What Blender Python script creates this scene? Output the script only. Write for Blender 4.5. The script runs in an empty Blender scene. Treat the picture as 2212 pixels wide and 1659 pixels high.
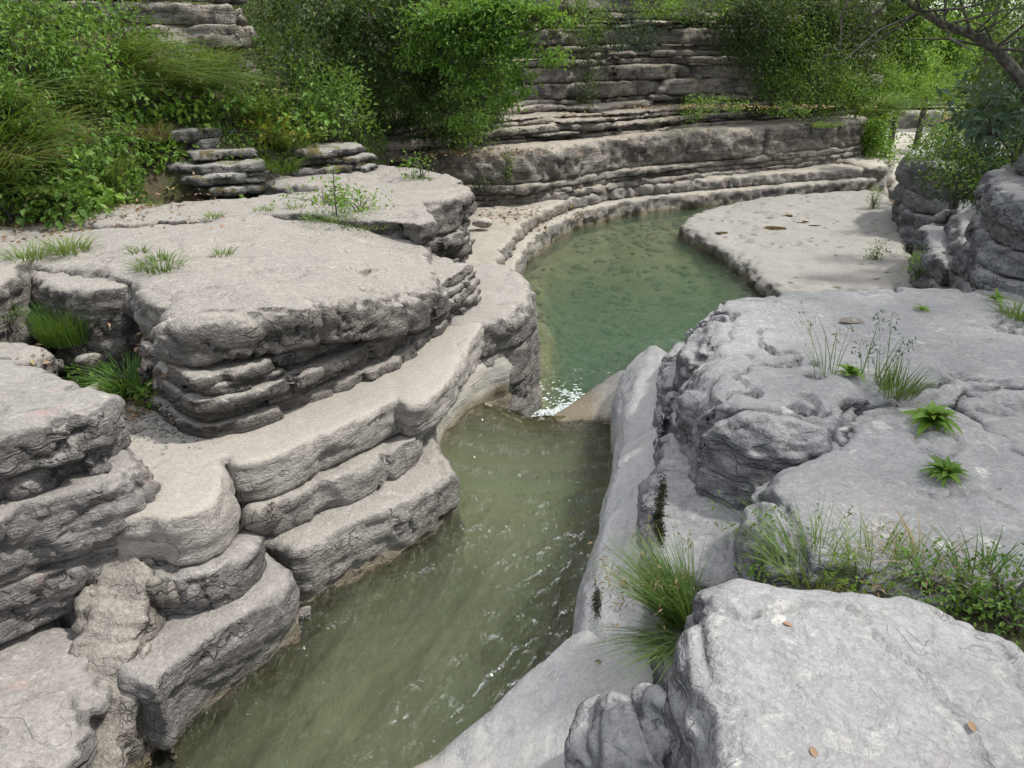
import bpy, math, random, time
import numpy as np
from mathutils import Vector, Matrix
T0 = time.time()
sc = bpy.context.scene
COL = sc.collection
rng = np.random.default_rng(7)
random.seed(7)

# ------------------------------------------------------------------ camera, sky, sun
EYE = 3.0
PITCH = math.radians(24.3)
cam_d = bpy.data.cameras.new('camera')
cam_d.sensor_width = 36.0
cam_d.lens = 1640.0 / 2212.0 * 36.0
cam_d.clip_start = 0.05
cam_d.clip_end = 2000.0
cam = bpy.data.objects.new('camera', cam_d)
COL.objects.link(cam)
cam.location = (0, 0, EYE)
cam.rotation_euler = (math.radians(90) - PITCH, 0, 0)
sc.camera = cam

SUN_EL, SUN_AZ = math.radians(58), math.radians(84)      # azimuth clockwise from +Y
world = bpy.data.worlds.new('World')
sc.world = world
world.use_nodes = True
wn = world.node_tree
sky = wn.nodes.new('ShaderNodeTexSky')
sky.sky_type = 'NISHITA'
sky.sun_disc = False
sky.sun_elevation = SUN_EL
sky.sun_rotation = SUN_AZ
sky.air_density = 1.0
sky.dust_density = 2.5
sky.ozone_density = 1.0
bg = wn.nodes['Background']
# thin bright cloud over the whole sky
tc = wn.nodes.new('ShaderNodeTexCoord')
cn = wn.nodes.new('ShaderNodeTexNoise'); cn.inputs['Scale'].default_value = 2.2; cn.inputs['Detail'].default_value = 6; cn.inputs['Roughness'].default_value = .6
wn.links.new(tc.outputs['Generated'], cn.inputs['Vector'])
cr = wn.nodes.new('ShaderNodeMapRange'); cr.inputs[1].default_value = .36; cr.inputs[2].default_value = .62; cr.inputs[3].default_value = .35; cr.inputs[4].default_value = .95
wn.links.new(cn.outputs[0], cr.inputs[0])
cm = wn.nodes.new('ShaderNodeMix'); cm.data_type = 'RGBA'
wn.links.new(cr.outputs[0], cm.inputs[0]); wn.links.new(sky.outputs[0], cm.inputs[6]); cm.inputs[7].default_value = (11.6, 11.65, 11.8, 1)
wn.links.new(cm.outputs[2], bg.inputs[0])
bg.inputs[1].default_value = 0.11
sun_d = bpy.data.lights.new('sun', 'SUN')
sun_d.energy = 3.5
sun_d.angle = math.radians(4)
sun_d.color = (1.0, 0.95, 0.86)
sun = bpy.data.objects.new('sun', sun_d)
COL.objects.link(sun)
sdir = Vector((math.sin(SUN_AZ) * math.cos(SUN_EL), math.cos(SUN_AZ) * math.cos(SUN_EL), math.sin(SUN_EL)))
sun.rotation_euler = sdir.to_track_quat('Z', 'Y').to_euler()
sun.location = (20, 20, 40)
sc.view_settings.view_transform = 'Standard'
sc.view_settings.look = 'None'
sc.view_settings.gamma = 1.0
sc.view_settings.exposure = 0.32
sc.cycles.use_denoising = True
sc.cycles.max_bounces = 8
sc.cycles.transparent_max_bounces = 16
sc.cycles.volume_bounces = 1
sc.cycles.diffuse_bounces = 3
sc.cycles.use_adaptive_sampling = True
sc.cycles.adaptive_threshold = 0.02
sc.cycles.caustics_reflective = False
sc.cycles.caustics_refractive = False

# ------------------------------------------------------------------ layout helpers
FPX = 1640.0
def dip(y, s=-0.085):
    """strata dip away from the camera and flatten out"""
    y = np.asarray(y, dtype=float)
    k = s * 4.0
    return np.where(y < 3.5, s * (y - 3.5), k * (1 - np.exp(-np.maximum(y - 3.5, 0) / 4.0)))
def rdip(y):
    return dip(y, -0.04)
def flat(y):
    return np.zeros_like(np.asarray(y, dtype=float))
def P(px, py, z0, dp=flat):
    """point of the place seen at (px,py) of the 2212x1659 view lying on the bed plane z0 + dip(y)"""
    u = (px - 1106) / FPX; v = -(py - 829.5) / FPX
    dx, dy, dz = u, v * math.sin(PITCH) + math.cos(PITCH), v * math.cos(PITCH) - math.sin(PITCH)
    lo, hi = 0.2, 200.0
    for _ in range(60):
        t = (lo + hi) / 2
        if EYE + t * dz > z0 + float(dp(t * dy)): lo = t
        else: hi = t
    return (t * dx, t * dy, EYE + t * dz)
def F(pts, z0, dp=flat):
    return [P(a, b, z0, dp)[:2] for a, b in pts]

# ------------------------------------------------------------------ numpy noise
NT = 64
TAB = rng.random((NT, NT, NT)).astype(np.float32) * 2 - 1
TF = TAB.ravel()
def vnoise(x, y, z):
    x = np.asarray(x, np.float32); y = np.asarray(y, np.float32); z = np.asarray(z, np.float32)
    xi = np.floor(x); yi = np.floor(y); zi = np.floor(z)
    fx = x - xi; fy = y - yi; fz = z - zi
    fx = fx * fx * (3 - 2 * fx); fy = fy * fy * (3 - 2 * fy); fz = fz * fz * (3 - 2 * fz)
    x0 = xi.astype(np.int32) & 63; y0 = yi.astype(np.int32) & 63; z0 = zi.astype(np.int32) & 63
    x1 = (x0 + 1) & 63; y1 = (y0 + 1) & 63; z1 = (z0 + 1) & 63
    A0 = x0 << 12; A1 = x1 << 12; B0 = y0 << 6; B1 = y1 << 6
    i00 = A0 | B0; i10 = A1 | B0; i01 = A0 | B1; i11 = A1 | B1
    a = TF.take(i00 | z0); b = TF.take(i10 | z0); c = TF.take(i01 | z0); d = TF.take(i11 | z0)
    e = TF.take(i00 | z1); f = TF.take(i10 | z1); g = TF.take(i01 | z1); h = TF.take(i11 | z1)
    l0 = a + (b - a) * fx; l1 = c + (d - c) * fx; l2 = e + (f - e) * fx; l3 = g + (h - g) * fx
    m0 = l0 + (l1 - l0) * fy; m1 = l2 + (l3 - l2) * fy
    return m0 + (m1 - m0) * fz
def fbm(x, y, z, o=3, g=0.5, l=2.03):
    r = 0; a = 1.0; s = 0
    for i in range(o):
        r = r + a * vnoise(x + 17.3 * i, y + 5.1 * i, z + 9.7 * i); s += a
        x = x * l; y = y * l; z = z * l; a *= g
    return r / s
def worley2(x, y, seed=0):
    """F1,F2 distance of 2-D jittered cells"""
    xi = np.floor(x).astype(np.int32); yi = np.floor(y).astype(np.int32)
    f1 = np.full(x.shape, 9.0); f2 = np.full(x.shape, 9.0); idr = np.zeros(x.shape)
    for i in (-1, 0, 1):
        for j in (-1, 0, 1):
            cx = xi + i; cy = yi + j
            jx = TAB[(cx * 7 + seed) % NT, (cy * 3) % NT, 5] * .5 + .5
            jy = TAB[(cx * 5 + seed) % NT, (cy * 11) % NT, 23] * .5 + .5
            d = np.hypot(cx + jx - x, cy + jy - y)
            near = d < f1
            idr = np.where(near, TAB[(cx * 13 + seed) % NT, (cy * 17) % NT, 41], idr)
            f2 = np.where(near, f1, np.minimum(f2, d)); f1 = np.minimum(f1, d)
    return f1, f2, idr
def sstep(a, b, x):
    t = np.clip((x - a) / (b - a), 0, 1)
    return t * t * (3 - 2 * t)
def chaikin(p, n=2):
    p = np.array(p, float)
    for _ in range(n):
        q = np.roll(p, -1, 0)
        p = np.stack([p * .75 + q * .25, p * .25 + q * .75], 1).reshape(-1, 2)
    return p
def sdf2(poly, X, Y):
    """signed distance to polygon, negative inside"""
    p = np.asarray(poly, float)
    d = np.full(X.shape, 1e9); ins = np.zeros(X.shape, bool)
    for a, b in zip(p, np.roll(p, -1, 0)):
        ex, ey = b - a
        l = ex * ex + ey * ey + 1e-12
        wx = X - a[0]; wy = Y - a[1]
        t = np.clip((wx * ex + wy * ey) / l, 0, 1)
        d = np.minimum(d, (wx - t * ex) ** 2 + (wy - t * ey) ** 2)
        c = ((a[1] > Y) != (b[1] > Y))
        if ey != 0:
            ins ^= c & (X < ex * (Y - a[1]) / ey + a[0])
    d = np.sqrt(d)
    return np.where(ins, -d, d)

# ------------------------------------------------------------------ mesh + object helpers
def mesh_np(name, V, Q, smooth=True):
    """V (n,3) float, Q (m,k) int -> mesh"""
    me = bpy.data.meshes.new(name)
    V = np.asarray(V, np.float32); Q = np.asarray(Q, np.int32)
    k = Q.shape[1]
    me.vertices.add(len(V)); me.vertices.foreach_set('co', V.ravel())
    me.loops.add(Q.size); me.loops.foreach_set('vertex_index', Q.ravel())
    me.polygons.add(len(Q))
    me.polygons.foreach_set('loop_start', np.arange(len(Q), dtype=np.int32) * k)
    me.polygons.foreach_set('loop_total', np.full(len(Q), k, np.int32))
    me.polygons.foreach_set('use_smooth', np.full(len(Q), smooth))
    me.update(calc_edges=True)
    me.validate()
    return me
def link(name, me, mat=None, parent=None):
    o = bpy.data.objects.new(name, me)
    COL.objects.link(o)
    if me is not None and mat is not None:
        me.materials.append(mat)
    if parent is not None:
        o.parent = parent
    return o
def thing(name, label, cat, group=None, loc=(0, 0, 0)):
    o = link(name, None)
    o.location = loc
    return tag(o, label, cat, group)
def tag(o, label, cat, group=None, kind=None):
    if label: o['label'] = label
    if cat: o['category'] = cat
    if group: o['group'] = group
    if kind: o['kind'] = kind
    return o

def surface_nets(f, org, vox):
    """f negative inside. returns V,Q (quads, outward)"""
    s = f < 0
    nx, ny, nz = f.shape
    c = np.zeros((nx - 1, ny - 1, nz - 1), np.uint8)
    for i in (0, 1):
        for j in (0, 1):
            for k in (0, 1):
                c += s[i:nx - 1 + i, j:ny - 1 + j, k:nz - 1 + k]
    act = (c > 0) & (c < 8)
    idx = np.full(act.shape, -1, np.int32)
    A = np.argwhere(act)
    idx[act] = np.arange(len(A))
    acc = np.zeros((len(A), 3)); cnt = np.zeros(len(A))
    ax, ay, az = A.T
    corners = [(i, j, k) for i in (0, 1) for j in (0, 1) for k in (0, 1)]
    for ca in corners:
        for d in range(3):
            if ca[d]: continue
            cb = list(ca); cb[d] = 1
            fa = f[ax + ca[0], ay + ca[1], az + ca[2]]; fb = f[ax + cb[0], ay + cb[1], az + cb[2]]
            m = (fa < 0) != (fb < 0)
            t = np.where(m, fa / np.where(m, fa - fb, 1), 0)
            for q in range(3):
                acc[:, q] += np.where(m, ca[q] + (t if q == d else 0), 0)
            cnt += m
    V = (A + acc / cnt[:, None]) * vox + np.array(org)
    Qs = []
    for d in range(3):
        sl0 = [slice(None)] * 3; sl1 = [slice(None)] * 3
        sl0[d] = slice(0, -1); sl1[d] = slice(1, None)
        a = s[tuple(sl0)]; b = s[tuple(sl1)]
        m = a != b
        e1, e2 = [(1, 2), (2, 0), (0, 1)][d]
        E = np.argwhere(m)
        ok = (E[:, e1] > 0) & (E[:, e2] > 0) & (E[:, e1] < act.shape[e1]) & (E[:, e2] < act.shape[e2])
        E = E[ok]
        if len(E) == 0: continue
        fl = a[tuple(E.T)]
        def g(o1, o2):
            I = E.copy(); I[:, e1] -= o1; I[:, e2] -= o2
            return idx[tuple(I.T)]
        q = np.stack([g(1, 1), g(0, 1), g(0, 0), g(1, 0)], 1)
        q[~fl] = q[~fl][:, ::-1]
        Qs.append(q)
    Q = np.concatenate(Qs)
    Q = Q[(Q >= 0).all(1)]
    return V, Q
def vnormals(V, Q):
    n = np.cross(V[Q[:, 2]] - V[Q[:, 0]], V[Q[:, 3]] - V[Q[:, 1]])
    N = np.zeros_like(V)
    for k in range(4):
        for a in range(3):
            N[:, a] += np.bincount(Q[:, k], n[:, a], len(V))
    return N / (np.linalg.norm(N, axis=1)[:, None] + 1e-9)

PXTRI = 3.3
TRI = [0]; DBG = 0
def layer(parent, outline, zb, zt, mat, dp=flat, rt=.08, rb=.04, edge=.05, efreq=1.6, joint=0.0, jsize=.6, jw=.05,
          rough=.012, lam=.006, top=.03, tfreq=.9, vox=None, seed=0, name='rock_layer', zoff=None, smooth=1, cut=None,
          xr=None, lump=0.0, lfreq=2.5, keep_bottom=False, jseed=None, cover=None, blk=0.0, mid=.028, crack=.022):
    """one bed of rock: an outline in plan, between two bedding planes, weathered; returned as one mesh object"""
    poly = chaikin(outline, smooth) if smooth else np.array(outline, float)
    if xr is not None:   # trim what the place does not show
        poly[:, 0] = np.clip(poly[:, 0], xr[0], xr[1])
    mn = poly.min(0); mx = poly.max(0)
    if vox is None:
        dx = max(mn[0], -mx[0], 0); dy = max(mn[1], 0.4)
        dist = math.sqrt(dx * dx + dy * dy + (EYE - zt) ** 2)
        dist = max(dist * 1.06, 1.7)
        vox = dist / 759.0 * PXTRI
    vox *= 1.24
    pad = edge * 1.2 + lump + blk + 3 * vox
    xs = np.arange(mn[0] - pad, mx[0] + pad + vox, vox); ys = np.arange(mn[1] - pad, mx[1] + pad + vox, vox)
    xs = xs.astype(np.float32); ys = ys.astype(np.float32)
    X, Y = np.meshgrid(xs, ys, indexing='ij')
    d2 = sdf2(poly, X, Y).astype(np.float32)
    off = dp(Y) + (zoff(X, Y) if zoff is not None else 0.0)
    tz = (top * fbm(X * tfreq + seed * 3.1, Y * tfreq, np.full(X.shape, seed * 7.7), 3))
    omin = float(np.min(off[d2 < vox * 2])) ; omax = float(np.max(off[d2 < vox * 2]))
    off = np.asarray(off, np.float32); tz = tz.astype(np.float32)
    zs = np.arange(zb + omin - 3 * vox - top - lump, zt + omax + 3 * vox + top + lump + vox, vox).astype(np.float32)
    h = zt - zb
    Z = zs[None, None, :] - off[:, :, None]
    band = (d2 > -(max(rt, rb) + edge * 1.5 + blk + 3 * vox)) & (d2 < edge * 1.5 + blk + 3 * vox)
    e3 = np.zeros((len(xs), len(ys), len(zs)), np.float32)
    bi = np.argwhere(band)
    bx = X[band][:, None] + 0 * zs[None]; by = Y[band][:, None] + 0 * zs[None]
    bz = Z[band]
    sd = seed * 13.7
    e3[band] = edge * (fbm(bx * efreq + sd, by * efreq + sd, bz * efreq * 1.3 + sd, 3) * 1.4)
    if joint > 0:
        wx = X + .12 * fbm(X * 2, Y * 2, np.full(X.shape, 3.3), 2); wy = Y + .12 * fbm(X * 2, Y * 2, np.full(X.shape, 8.3), 2)
        f1, f2, idr = worley2(wx / jsize + seed * 1.7, wy / jsize, (seed if jseed is None else jseed) * 5)
        cr = np.exp(-((f2 - f1) * jsize / jw) ** 2)
        fade = np.exp(np.minimum(d2, 0) / .35)      # joints open towards the face
        d2 = d2 + joint * cr * (.25 + .75 * fade)
        d2 = d2 + blk * idr * sstep(-1.2, -.1, d2)      # some blocks stand proud, some have dropped back
        tz = tz - joint * .35 * cr * (.2 + .8 * fade)
    d3 = d2[:, :, None] + e3
    if lump > 0:
        d3 = d3 + 0
    up = Z - (zt + tz[:, :, None])            # >0 above the top
    dn = zb - Z                                # >0 below the bottom
    def rbox(a, b, r):
        a = a + r; b = b + r
        return np.minimum(np.maximum(a, b), 0) + np.sqrt(np.maximum(a, 0) ** 2 + np.maximum(b, 0) ** 2) - r
    f = np.maximum(rbox(d3, up, rt), rbox(d3, dn, rb))
    if cut is not None:
        f = np.maximum(f, cut(X[:, :, None], Y[:, :, None], Z))
    if lump > 0:
        nb = np.abs(f) < lump * 1.6
        I = np.argwhere(nb)
        lx = xs[I[:, 0]] * lfreq + sd; ly = ys[I[:, 1]] * lfreq; lz = Z[nb] * lfreq * 1.2
        f[nb] += lump * (np.abs(fbm(lx, ly, lz, 3)) * 2.2 - .55)
    V, Q = surface_nets(f, (xs[0], ys[0], zs[0]), vox)
    # drop hidden undersides
    N = vnormals(V, Q)
    ix = np.clip(((V[:, 0] - xs[0]) / vox).astype(int), 0, len(xs) - 1); iy = np.clip(((V[:, 1] - ys[0]) / vox).astype(int), 0, len(ys) - 1)
    if not keep_bottom:
        hid = (N[:, 2] < -.6) & (d2[ix, iy] < -(.14 + edge))
        if cover is not None:      # the next bed lies on it
            hid |= (N[:, 2] > .5) & (d2[ix, iy] < -cover)
        ty = np.maximum(V[:, 1] * math.cos(PITCH) - (V[:, 2] - EYE) * math.sin(PITCH), .05)
        ui = V[:, 0] / ty; vi = (V[:, 1] * math.sin(PITCH) + (V[:, 2] - EYE) * math.cos(PITCH)) / ty
        m_ = .12 + .8 / ty
        hid |= (V[:, 2] < -1.0) & (V[:, 1] < 7)
        hid |= (np.abs(ui) > .675 + m_) | (np.abs(vi) > .506 + m_) | (V[:, 1] < -.3)
        vd = V - np.array([0, 0, EYE]); vd /= np.linalg.norm(vd, axis=1)[:, None]
        hid |= ((N * vd).sum(1) > .3) & (V[:, 1] > 4.0)      # rear sides buried in the bank
        Q = Q[~hid[Q].all(1)]
        used = np.zeros(len(V), bool); used[Q.ravel()] = True
        re = np.cumsum(used) - 1
        V = V[used]; N = N[used]; Q = re[Q]
    # weathering
    x, y, z = V.T
    zz = z - dp(y)
    side = 1 - np.abs(N[:, 2]) ** 2
    k = max(1.0, vox / .012)
    dsp = rough * 1.6 * fbm(x * 9 / k ** .5, y * 9 / k ** .5, zz * 14 / k ** .5, 3, .6) * (.45 + .55 * side)
    rid = 1 - np.abs(fbm(x * 4.2 + sd, y * 4.2, zz * 6, 3)) * 3.0
    dsp = dsp - rough * 1.5 * np.clip(rid - .55, 0, 1) * (.35 + .65 * side)
    bil = np.abs(fbm(x * 2.4 + sd, y * 2.4, zz * 4.6, 4, .58))
    dsp = dsp + mid * k ** .5 * (np.minimum(bil, .3) * 4.2 - .75) * (.15 + .85 * side)
    cn_ = np.abs(fbm(x * 1.9 + 2 * sd, y * 1.9 - sd, zz * 2.6, 4, .5))
    dsp = dsp - crack * k ** .5 * np.exp(-(cn_ / .022) ** 2) * sstep(-.15, .25, vnoise(x * .9 - sd, y * .9, zz * .9))
    la_ = np.abs(vnoise(x * 1.5, y * 1.5, zz * 22 + 1.6 * vnoise(x * 1.2, y * 1.2, zz)))
    dsp = dsp + lam * (np.minimum(la_, .35) * 5 - 1.2) * side
    V = V + N * dsp[:, None]
    me = mesh_np(name, V, Q)
    TRI[0] += 2 * len(Q)
    if DBG: print(seed, parent["label"][:40], len(Q), round(vox,4))
    return link(name, me, mat, parent)
# ------------------------------------------------------------------ materials
class NG:
    def __init__(s, name):
        s.m = bpy.data.materials.new(name); s.m.use_nodes = True
        s.t = s.m.node_tree; s.t.nodes.clear()
        s.out = s.t.nodes.new('ShaderNodeOutputMaterial')
    def n(s, typ, ins=None, **kw):
        nd = s.t.nodes.new('ShaderNode' + typ)
        for k, v in kw.items(): setattr(nd, k, v)
        for k, v in (ins or {}).items(): s.set(nd.inputs[k], v)
        return nd
    def set(s, sock, v):
        if hasattr(v, 'is_linked') or hasattr(v, 'links'): s.t.links.new(v, sock)
        elif hasattr(v, 'outputs'): s.t.links.new(v.outputs[0], sock)
        else:
            if isinstance(v, tuple) and len(v) == 3 and sock.type == 'RGBA': v = v + (1,)
            sock.default_value = v
    def math(s, op, a, b=0.0, c=0.0, clamp=False):
        nd = s.t.nodes.new('ShaderNodeMath'); nd.operation = op; nd.use_clamp = clamp
        s.set(nd.inputs[0], a); s.set(nd.inputs[1], b); s.set(nd.inputs[2], c)
        return nd.outputs[0]
    def mix(s, fac, a, b, mode='MIX'):
        nd = s.t.nodes.new('ShaderNodeMix'); nd.data_type = 'RGBA'; nd.blend_type = mode
        s.set(nd.inputs[0], fac); s.set(nd.inputs[6], a); s.set(nd.inputs[7], b)
        return nd.outputs[2]
    def ramp(s, v, a, b, smooth=True):
        nd = s.t.nodes.new('ShaderNodeMapRange'); nd.interpolation_type = 'SMOOTHSTEP' if smooth else 'LINEAR'
        s.set(nd.inputs[0], v); s.set(nd.inputs[1], a); s.set(nd.inputs[2], b)
        return nd.outputs[0]
    def noise(s, vec, scale, detail=4, rough=.55, dist=0.0, w=None):
        nd = s.n('TexNoise', {'Vector': vec, 'Scale': scale, 'Detail': detail, 'Roughness': rough, 'Distortion': dist})
        return nd.outputs[0]
    def scale(s, vec, xyz, off=(0, 0, 0)):
        nd = s.n('Mapping', {'Vector': vec}); nd.inputs['Scale'].default_value = xyz; nd.inputs['Location'].default_value = off
        return nd.outputs[0]

def rock_mat(name, light=(.40, .375, .335), mid=(.30, .285, .262), dark=(.16, .152, .145), top=(.41, .385, .35), topw=.6,
             lichen=.35, stain=.4, moss=0.0, wl=None, bump=1.0, fine=1.0, black=0.0, algae=(.20, .155, .07), off=0.0, pink=0.0, spots=0.0, pits=0.0):
    light, mid, top = [tuple(q * k for q in c_) for c_, k in ((light, .86), (mid, .80), (top, .82))]
    dark = tuple(q * .80 for q in dark)
    light, mid, top = [(c_[0] * 1.0, c_[1] * 1.0, c_[2] * 1.01) for c_ in (light, mid, top)]
    g = NG(name)
    geo = g.n('NewGeometry')
    pos = g.scale(geo.outputs['Position'], (1, 1, 1), (off, off * .7, 0))
    flatp = g.scale(geo.outputs['Position'], (1, 1, 2.6), (off, off, 0))
    nz = g.n('SeparateXYZ', {0: geo.outputs['Normal']}).outputs[2]
    pz = g.n('SeparateXYZ', {0: geo.outputs['Position']}).outputs[2]
    n1 = g.noise(flatp, 1.7, 5, .6, .6)
    n2 = g.noise(pos, 6.5, 6, .65, .4)
    n3 = g.noise(pos, 46, 5, .75)
    c = g.mix(g.ramp(n1, .36, .66), mid, light)
    c = g.mix(g.math('MULTIPLY', g.ramp(n2, .50, .72), stain), c, dark)
    # broad dark grey patches, limited to the steep faces
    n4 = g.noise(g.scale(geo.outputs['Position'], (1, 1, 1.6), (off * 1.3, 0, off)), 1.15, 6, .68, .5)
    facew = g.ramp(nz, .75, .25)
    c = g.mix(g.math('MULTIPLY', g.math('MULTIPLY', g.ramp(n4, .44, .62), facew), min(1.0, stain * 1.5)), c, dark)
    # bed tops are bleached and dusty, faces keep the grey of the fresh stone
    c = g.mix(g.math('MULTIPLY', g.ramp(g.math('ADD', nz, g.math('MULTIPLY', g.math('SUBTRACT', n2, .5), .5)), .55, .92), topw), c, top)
    # pale lichen crusts and small white flecks
    ln = g.noise(pos, 9, 5, .75, .2)
    lv = g.n('TexVoronoi', {'Vector': g.scale(pos, (1, 1, 1)), 'Scale': 23.0, 'Randomness': 1.0}).outputs[0]
    lmask = g.math('MULTIPLY', g.ramp(ln, .56, .63), lichen)
    c = g.mix(lmask, c, (.50, .49, .46))
    fl = g.math('MULTIPLY', g.ramp(lv, .17, .10), g.ramp(g.noise(pos, 2.3, 2), .48, .62))
    c = g.mix(g.math('MULTIPLY', fl, lichen), c, (.60, .59, .56))
    if spots > 0:
        sv = g.n('TexVoronoi', {'Vector': g.mix(.12, pos, g.n('TexNoise', {'Vector': pos, 'Scale': 9.0}).outputs[1]), 'Scale': 5.2, 'Randomness': 1.0})
        sm = g.math('MULTIPLY', g.ramp(sv.outputs[0], .20, .16), g.ramp(g.n('RGBToBW', {0: sv.outputs[1]}).outputs[0], .60, .62))
        sm = g.math('MULTIPLY', sm, g.ramp(g.noise(pos, 45, 3), .30, .46))
        c = g.mix(g.math('MULTIPLY', sm, spots), c, (.58, .58, .54))
    if pits > 0:
        pv = g.n('TexVoronoi', {'Vector': g.mix(.15, pos, g.n('TexNoise', {'Vector': pos, 'Scale': 4.0}).outputs[1]), 'Scale': 4.5, 'Randomness': 1.0})
        pk = g.math('MULTIPLY', g.ramp(pv.outputs[0], .26, .12), g.ramp(g.n('RGBToBW', {0: pv.outputs[1]}).outputs[0], .40, .5))
        c = g.mix(g.math('MULTIPLY', pk, pits), c, (.11, .095, .07))
    # speckle
    c = g.mix(g.math('MULTIPLY', g.ramp(n3, .62, .36), .46 * fine), c, dark)
    c = g.mix(g.math('MULTIPLY', g.ramp(n3, .60, .72), .34 * fine), c, (.58, .57, .54))
    # hairline veins
    vn = g.noise(pos, 3.1, 3, .5, 1.6)
    vein = g.math('MULTIPLY', g.ramp(g.math('ABSOLUTE', g.math('SUBTRACT', vn, .5)), .010, .0), g.ramp(g.noise(pos, 1.3, 2), .55, .66))
    c = g.mix(g.math('MULTIPLY', vein, .4), c, dark)
    if pink > 0:
        c = g.mix(g.math('MULTIPLY', g.ramp(g.noise(pos, 4.3, 4, .6, .3), .64, .72), pink), c, (.42, .25, .24))
    if black > 0:    # black crusts of old algae in drip streaks
        bs = g.noise(g.scale(geo.outputs['Position'], (4.2, 4.2, .8)), 1.0, 5, .7, .5)
        c = g.mix(g.math('MULTIPLY', g.ramp(bs, .53, .66), black), c, (.055, .053, .048))
    if moss > 0:
        mn_ = g.noise(pos, 2.7, 5, .65, .3)
        mm = g.math('MULTIPLY', g.ramp(mn_, .52, .60), g.ramp(nz, -.2, .5))
        c = g.mix(g.math('MULTIPLY', mm, moss), c, (.115, .10, .022))
    if wl is not None:
        wz = g.math('ADD', g.math('SUBTRACT', pz, wl), g.math('MULTIPLY', g.math('SUBTRACT', n2, .5), .16))
        wet = g.ramp(wz, .11, .0)
        c = g.mix(g.math('MULTIPLY', wet, .62), c, algae)
        rough = g.math('SUBTRACT', .82, g.math('MULTIPLY', wet, .45))
    else:
        rough = .82
    # joints and hairline cracks with dark edges
    dn_ = g.n('TexNoise', {'Vector': pos, 'Scale': 2.6, 'Detail': 4.0, 'Roughness': .6})
    cv = g.n('VectorMath', {0: g.scale(geo.outputs['Position'], (1, 1, 1.9), (off, 0, 0)), 1: g.n('VectorMath', {0: dn_.outputs[1], 3: .55}, operation='SCALE').outputs[0]}, operation='ADD').outputs[0]
    ve = g.n('TexVoronoi', {'Vector': cv, 'Scale': 3.4, 'Randomness': 1.0}, feature='DISTANCE_TO_EDGE').outputs[0]
    ve2 = g.n('TexVoronoi', {'Vector': cv, 'Scale': 9.5, 'Randomness': 1.0}, feature='DISTANCE_TO_EDGE').outputs[0]
    fw_ = g.math('ADD', .10, g.math('MULTIPLY', g.ramp(nz, .92, .5), .90))
    ck = g.math('MULTIPLY', g.math('MULTIPLY', g.ramp(ve, .030, .004), g.ramp(g.noise(pos, 1.9, 3, .6), .47, .58)), fw_)
    ck2 = g.math('MULTIPLY', g.math('MULTIPLY', g.ramp(ve2, .050, .006), g.ramp(g.noise(pos, 2.9, 3, .6, .3), .52, .62)), fw_)
    ck = g.math('MULTIPLY', g.math('MAXIMUM', ck, g.math('MULTIPLY', ck2, .8)), min(1.0, fine * 1.0))
    c = g.mix(g.math('MULTIPLY', ck, .85), c, tuple(q * .55 for q in dark))
    bz_ = g.noise(g.scale(geo.outputs['Position'], (.55, .55, 15), (off, 0, 0)), 1.0, 3, .5, .25)
    bl_ = g.math('MULTIPLY', g.math('MULTIPLY', g.ramp(g.math('ABSOLUTE', g.math('SUBTRACT', bz_, .5)), .022, .0), g.ramp(nz, .75, .3)), g.ramp(g.noise(pos, 1.1, 3, .6), .40, .55))
    c = g.mix(g.math('MULTIPLY', bl_, .6), c, tuple(q * .7 for q in dark))
    ck = g.math('MAXIMUM', ck, g.math('MULTIPLY', bl_, .8))
    # relief: crumpled skin, pits, bedding laminae
    w1 = g.noise(g.scale(geo.outputs['Position'], (1, 1, 1.7)), 13, 6, .62, 1.1)
    rid = g.math('ABSOLUTE', g.math('SUBTRACT', w1, .5))
    w2 = g.noise(pos, 55, 3, .6, .4)
    w3 = g.noise(g.scale(geo.outputs['Position'], (1, 1, 13)), 3.0, 4, .6, .4)
    pit = g.n('TexVoronoi', {'Vector': pos, 'Scale': 30.0}).outputs[0]
    side = g.math('SUBTRACT', 1.0, g.math('ABSOLUTE', nz))
    hsum = g.math('ADD', g.math('MULTIPLY', g.math('MINIMUM', rid, .16), 1.8), g.math('MULTIPLY', w2, .55))
    hsum = g.math('ADD', hsum, g.math('MULTIPLY', g.noise(pos, 24, 4, .6, .3), .5))
    hsum = g.math('ADD', hsum, g.math('MULTIPLY', g.math('MULTIPLY', w3, side), .9))
    hsum = g.math('ADD', hsum, g.math('MULTIPLY', g.ramp(pit, .0, .28), .10))
    hsum = g.math('SUBTRACT', hsum, g.math('MULTIPLY', vein, .3))
    hsum = g.math('SUBTRACT', hsum, g.math('MULTIPLY', ck, .9))
    flt = g.math('ADD', .34, g.math('MULTIPLY', g.ramp(nz, .95, .55), .66))     # bed tops are worn smooth
    hsum = g.math('MULTIPLY', hsum, flt)
    bp = g.n('Bump', {'Height': hsum, 'Strength': min(1.0, .95 * bump), 'Distance': .04})
    # darker colour along the creases of the crumpled relief
    cre = g.math('MULTIPLY', g.ramp(rid, .045, .0), g.ramp(g.noise(pos, 3.7, 3, .6), .40, .58))
    c = g.mix(g.math('MULTIPLY', g.math('MULTIPLY', cre, g.math('ADD', .35, g.math('MULTIPLY', g.ramp(nz, .95, .55), .65))), .60 * fine), c, dark)
    c = g.mix(g.math('MULTIPLY', g.ramp(w2, .56, .70), .28 * fine), c, dark)
    b = g.n('BsdfPrincipled', {'Base Color': c, 'Roughness': rough, 'Normal': bp.outputs[0], 'Specular IOR Level': .35})
    g.t.links.new(b.outputs[0], g.out.inputs[0])
    return g.m

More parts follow.
